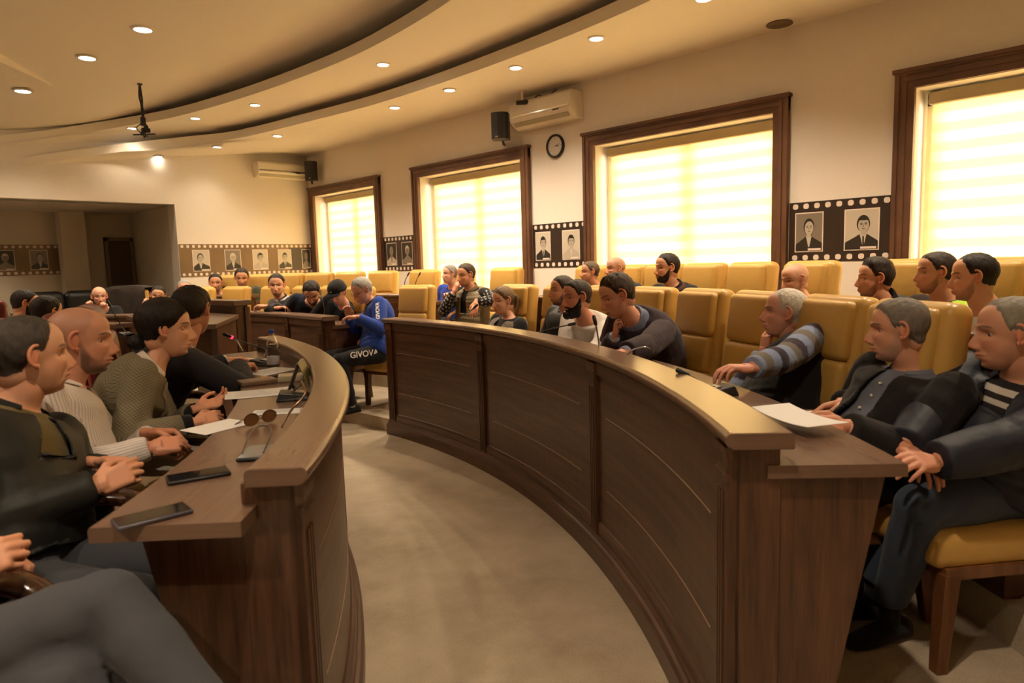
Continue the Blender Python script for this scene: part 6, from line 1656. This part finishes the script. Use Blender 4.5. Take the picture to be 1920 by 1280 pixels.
MB().tube([(.02, -.01, -.03), (-.01, .01, .05)], [.003, .005], n=8).build('barrel', M_white, r, smooth=True)
# microphones
def mic(base, ang, pts, label, stem=M_black, ring=False, head_r=.011, zbase=ZW, head=True, group='gooseneck microphones', base_on=True):
    r = empty('gooseneck_microphone', (base[0], base[1], zbase), 0, label, 'microphone', group)
    o = np.array([base[0], base[1], zbase])
    if base_on:
        R = Matrix.Rotation(ang, 3, 'Z')
        mb = MB(); V = [R @ Vector(p) for p in [(-.07, -.055, 0), (.07, -.055, 0), (.07, .055, 0), (-.07, .055, 0), (-.06, -.045, .022), (.055, -.045, .040), (.055, .045, .040), (-.06, .045, .022)]]
        mb.add(V, [(3, 2, 1, 0), (4, 5, 6, 7), (0, 1, 5, 4), (1, 2, 6, 5), (2, 3, 7, 6), (3, 0, 4, 7)]); mb.build('base', M_black, r, bevel=.006)
        MB().box(tuple(R @ Vector((-.02, 0, .0315))), (.05, .05, .004), rot=R @ Matrix.Rotation(math.radians(-9), 3, 'Y')).build('button_plate', M_grey, r)
    P = catmull([np.array(p) - o for p in pts], 8)
    MB().tube(P, .0042, n=8).build('stem', stem, r, smooth=True)
    if head:
        d_ = P[-1] - P[-3]; d_ = d_ / np.linalg.norm(d_)
        MB().tube([P[-1] - d_ * .005, P[-1] + d_ * .01, P[-1] + d_ * .045, P[-1] + d_ * .052], [head_r * .7, head_r, head_r, head_r * .6], n=12).build('head', M_black if stem is not M_chrome else M_grey, r, smooth=True)
        if ring: MB().tube([P[-1] - d_ * .014, P[-1] - d_ * .002], head_r * .95, n=12).build('light_ring', M_redglow, r, smooth=True)
    return r
b1 = at(493, 684, z=ZW); tip = at(424, 630, z=1.17)
mic(b1, math.radians(120), [b1 + UP * .03, at(497, 655, d=4.1), at(460, 643, d=4.0), at(432, 631, d=3.92)], 'microphone with a glowing red ring and a gooseneck beside the water bottle', ring=True)
b2 = at(551, 748, z=ZW)
mic(b2, math.radians(150), [b2 + UP * .035, at(563, 722, z=1.06), at(566, 716, z=1.09), at(572, 738, z=1.05), at(545, 770, z=1.0), at(529, 800, z=.98)], 'microphone with a broad black base at the bend of the left desk', stem=plain('bronze_stem', (.20, .12, .06), .3, metal=.7), head=False)
b3 = at(238, 630, z=ZW)
mic(b3, math.radians(100), [b3 + UP * .035, at(225, 607, d=5.75), at(207, 574, d=5.7)], 'microphone on the far left desk behind the maroon chair')
# right desk
def rdesk(r_, a): x_, y_ = pol(CR, r_, a); return np.array([x_, y_, ZW])
b4 = rdesk(6.12, -14.2)
mic(b4, math.radians(-14), [b4 + UP * .035, at(988, 628, d=4.75), at(1030, 617, d=4.72), at(1066, 609, d=4.70)], 'black gooseneck microphone pointing at the person with the full black beard')
b5 = at(1124, 668, d=3.75); b5[2] = ZW
mic(b5, math.radians(-25), [b5 + UP * .03, at(1123, 645, d=3.72), at(1119, 618, d=3.70), at(1117, 608, d=3.70)], 'upright pale microphone in front of the person in a plum blazer', stem=M_grey)
b6 = at(1160, 668, d=3.3); b6[2] = ZW
mic(b6, math.radians(-25), [b6 + UP * .03, at(1180, 660, d=3.3), at(1206, 651, d=3.3), at(1219, 655, d=3.3)], 'thin grey stem lying low in front of the plum blazer', stem=M_grey, head=False)
b7 = at(1345, 738, d=2.75); b7[2] = ZW
mic(b7, math.radians(-35), [b7 + UP * .03, at(1325, 722, d=2.72), at(1300, 708, d=2.70), at(1290, 703, d=2.70)], 'low black microphone by the outstretched hand of the person in a striped sweater')
b8 = rdesk(6.10, -5.0)
mic(b8, 0, [b8 + UP * .03, at(868, 590, d=5.9), at(882, 583, d=5.9), at(888, 578, d=5.9)], 'small microphone left of the person in a fur gilet')
# middle row microphone
b9 = at(606, 603, z=ZW)
db_ = (b9 - np.array([0, 0, EYE])) @ RW[:, 2]
mic(b9, 0, [b9 + UP * .03, at(608, 580, d=db_), at(604, 560, d=db_), at(598, 543, d=db_)], 'pale microphone standing before the bowed head', stem=M_grey, head_r=.009)
# upper desk microphones and card
for px_, lb_ in ((757, 'thin microphone on the upper desk, left of the pair'), (778, 'thin microphone on the upper desk, right of the pair')):
    x_, y_ = pol(CR, 7.25, 12.5 if px_ < 760 else 10.5); b_ = np.array([x_, y_, 1.105])
    mic(b_, 0, [b_ + UP * .03, at(px_, 545, d=8.5), at(px_ + 2, 528, d=8.5), at(px_ + 7, 517, d=8.5)], lb_, zbase=1.105, head_r=.010)
c = at(791, 553, z=1.2); r = empty('name_card', (c[0] + .03, c[1] + .03, 1.2), math.radians(100), 'white folded name card on the upper desk before the person in a blue polo', 'name card')
for sg in (-1, 1): MB().box((0, sg * .015, .03), (.18, .002, .066), rot=Matrix.Rotation(sg * math.radians(24), 3, 'X')).build('card_face', M_paper, r)
# laptop far away
x_, y_ = pol(CR, 7.52, 33.6); r = empty('laptop', (x_, y_, 1.105), math.radians(33 + 90), 'small dark laptop screen in front of the person in an olive shirt', 'laptop')
MB().rbox((0, 0, .008), (.30, .20, .014), .003, seg=2).build('keyboard_base', M_grey, r); MB().rbox((0, .10, .11), (.30, .008, .20), .003, seg=2).build('screen', M_black, r)
# small white box by the bearded person
c = at(1014, 632, z=ZW); c = rdesk(6.13, -15.9); r = empty('tissue_pack', (c[0], c[1], ZW), math.radians(-20), 'small white pack with a blue patch by the hands of the bearded person', 'tissue pack')
MB().rbox((0, 0, .02), (.12, .07, .04), .010, seg=3).build('wrapper', M_paper, r, smooth=True); MB().rbox((0, 0, .041), (.06, .04, .003), .001, seg=1).build('label_patch', plain('blue_patch', (.03, .05, .14), .4), r)
# bottle
def bottle():
    c = at(513, 686, z=ZW); r = empty('water_bottle', (c[0], c[1], ZW), 0, 'clear plastic water bottle with a blue cap on the left desk', 'bottle')
    def thin(nm, tint, ior):
        m, N, L, b = new_mat(nm); N.remove(b); t = N.new('ShaderNodeBsdfTransparent'); t.inputs[0].default_value = tint; g = N.new('ShaderNodeBsdfGlossy'); g.inputs['Roughness'].default_value = .08
        lw = N.new('ShaderNodeLayerWeight'); lw.inputs[0].default_value = ior; mx = N.new('ShaderNodeMixShader'); L.new(lw.outputs['Facing'], mx.inputs[0]); L.new(t.outputs[0], mx.inputs[1]); L.new(g.outputs[0], mx.inputs[2]); L.new(mx.outputs[0], N['Material Output'].inputs[0]); return m
    m = thin('clear_plastic', (.93, .94, .95, 1), .35)
    prof = [(.0, .004), (.028, 0), (.033, .006), (.033, .030), (.031, .040), (.033, .050), (.033, .095), (.0315, .102), (.0335, .112), (.0325, .135), (.025, .160), (.014, .182), (.0125, .200)]
    mb = MB(); mb.lathe(prof, n=28); mb.build('bottle_body', m, r, smooth=True)
    m2 = thin('water', (.90, .91, .92, 1), .2)
    mb = MB(); mb.lathe([(.0001, .006), (.030, .008), (.031, .03), (.031, .094), (.0315, .128), (.0001, .129)], n=28); mb.build('water', m2, r, smooth=True)
    mb = MB(); mb.lathe([(.0336, .012), (.0342, .014), (.0342, .056), (.0336, .058)], n=28); mb.build('paper_label', plain('bottle_label', (.55, .56, .66), .5), r, smooth=True)
    mb = MB(); mb.lathe([(.0155, .190), (.016, .192), (.016, .210), (.014, .213), (.0001, .213)], n=20); mb.build('cap', plain('blue_cap', (.02, .09, .42), .35), r, smooth=True)
bottle()
# paper held on the right
A_, B_, C4, D4 = at(1448, 756, d=2.62), at(1464, 758, d=2.40), at(1545, 786, d=2.36), at(1533, 796, d=2.15)
cc = at(1496, 776, z=1.0)
ax_ = at(1546, 792, z=.992) - at(1452, 760, z=1.0); ax_ /= np.linalg.norm(ax_); sd_ = np.cross(UP, ax_); sd_ /= np.linalg.norm(sd_)
mb = MB(); V = []
for i in range(9):
    t = i / 8 - .5
    for w_ in (-.5, .5):
        p = ax_ * t * .27 + sd_ * w_ * .15 - UP * (.010 * (1 - 4 * t * t)) ; V += [tuple(p), tuple(p - UP * .0012)]
F = []
for i in range(8): a = 4 * i; b_ = a + 4; F += [(a, b_, b_ + 2, a + 2), (a + 1, a + 3, b_ + 3, b_ + 1), (a, a + 1, b_ + 1, b_), (a + 2, b_ + 2, b_ + 3, a + 3)]
F += [(0, 2, 3, 1), (32, 33, 35, 34)]
mb.add(V, F); o = mb.build('paper_sheet', M_paper, smooth=True); o.location = tuple(cc); tag(o, 'curved white sheet held over the right desk by the person in a black jacket', 'paper')
# lettering on the tracksuit
def lettering(text, O, xd, yd, size, parent, name, mat, off=.004):
    cu = bpy.data.curves.new(name, 'FONT'); cu.body = text; cu.size = size; cu.extrude = .0012; cu.align_x = 'CENTER'; cu.offset = .0015
    o = bpy.data.objects.new('t', cu); COL.objects.link(o); dg = bpy.context.evaluated_depsgraph_get(); me = bpy.data.meshes.new_from_object(o.evaluated_get(dg)); bpy.data.objects.remove(o)
    X = np.array(xd, float); X /= np.linalg.norm(X); Y = np.array(yd, float); Y = Y - X * X.dot(Y); Y /= np.linalg.norm(Y); Zn = np.cross(X, Y)
    M = np.eye(4); M[:3, 0] = X; M[:3, 1] = Y; M[:3, 2] = Zn; M[:3, 3] = np.array(O) + Zn * off
    me.transform(Matrix(M.tolist())); 
    pw = parent
    loc = np.array([0., 0, 0])
    q_ = parent
    while q_ is not None: loc += np.array(q_.location); q_ = q_.parent
    me.transform(Matrix.Translation(Vector((-loc).tolist()))); me.materials.clear(); me.materials.append(mat)
    return link(name, me, parent)
Hj, Kn, An, sg, side = g4['legs'][1]
tro = [c_ for c_ in g4['body'].children if c_.name.startswith('trousers')][0]
ax_ = (Hj - Kn) / np.linalg.norm(Hj - Kn); nrm_ = np.cross(ax_, UP); 
mid = Kn + (Hj - Kn) * .52; tocam = np.array([0, 0, EYE]) - mid; nrm_ = nrm_ if nrm_.dot(tocam) > 0 else -nrm_
xd = np.cross(UP, nrm_)
lettering('GIVOVA', mid + nrm_ * .083 + UP * .012, xd, UP, .082, tro, 'thigh_lettering', M_paper)
S_, El, Wr, _, _, _, _ = g4['arms'][1]
ax_ = (S_ - El) / np.linalg.norm(S_ - El); m_ = El + (S_ - El) * .55; nn_ = np.array([0, 0, EYE]) - m_; nn_ -= ax_ * ax_.dot(nn_); nn_ /= np.linalg.norm(nn_)
lettering('GIVOVA', m_ + nn_ * .072, ax_, np.cross(nn_, ax_), .05, g4['outer'], 'sleeve_lettering', M_paper)

#@@OBJ
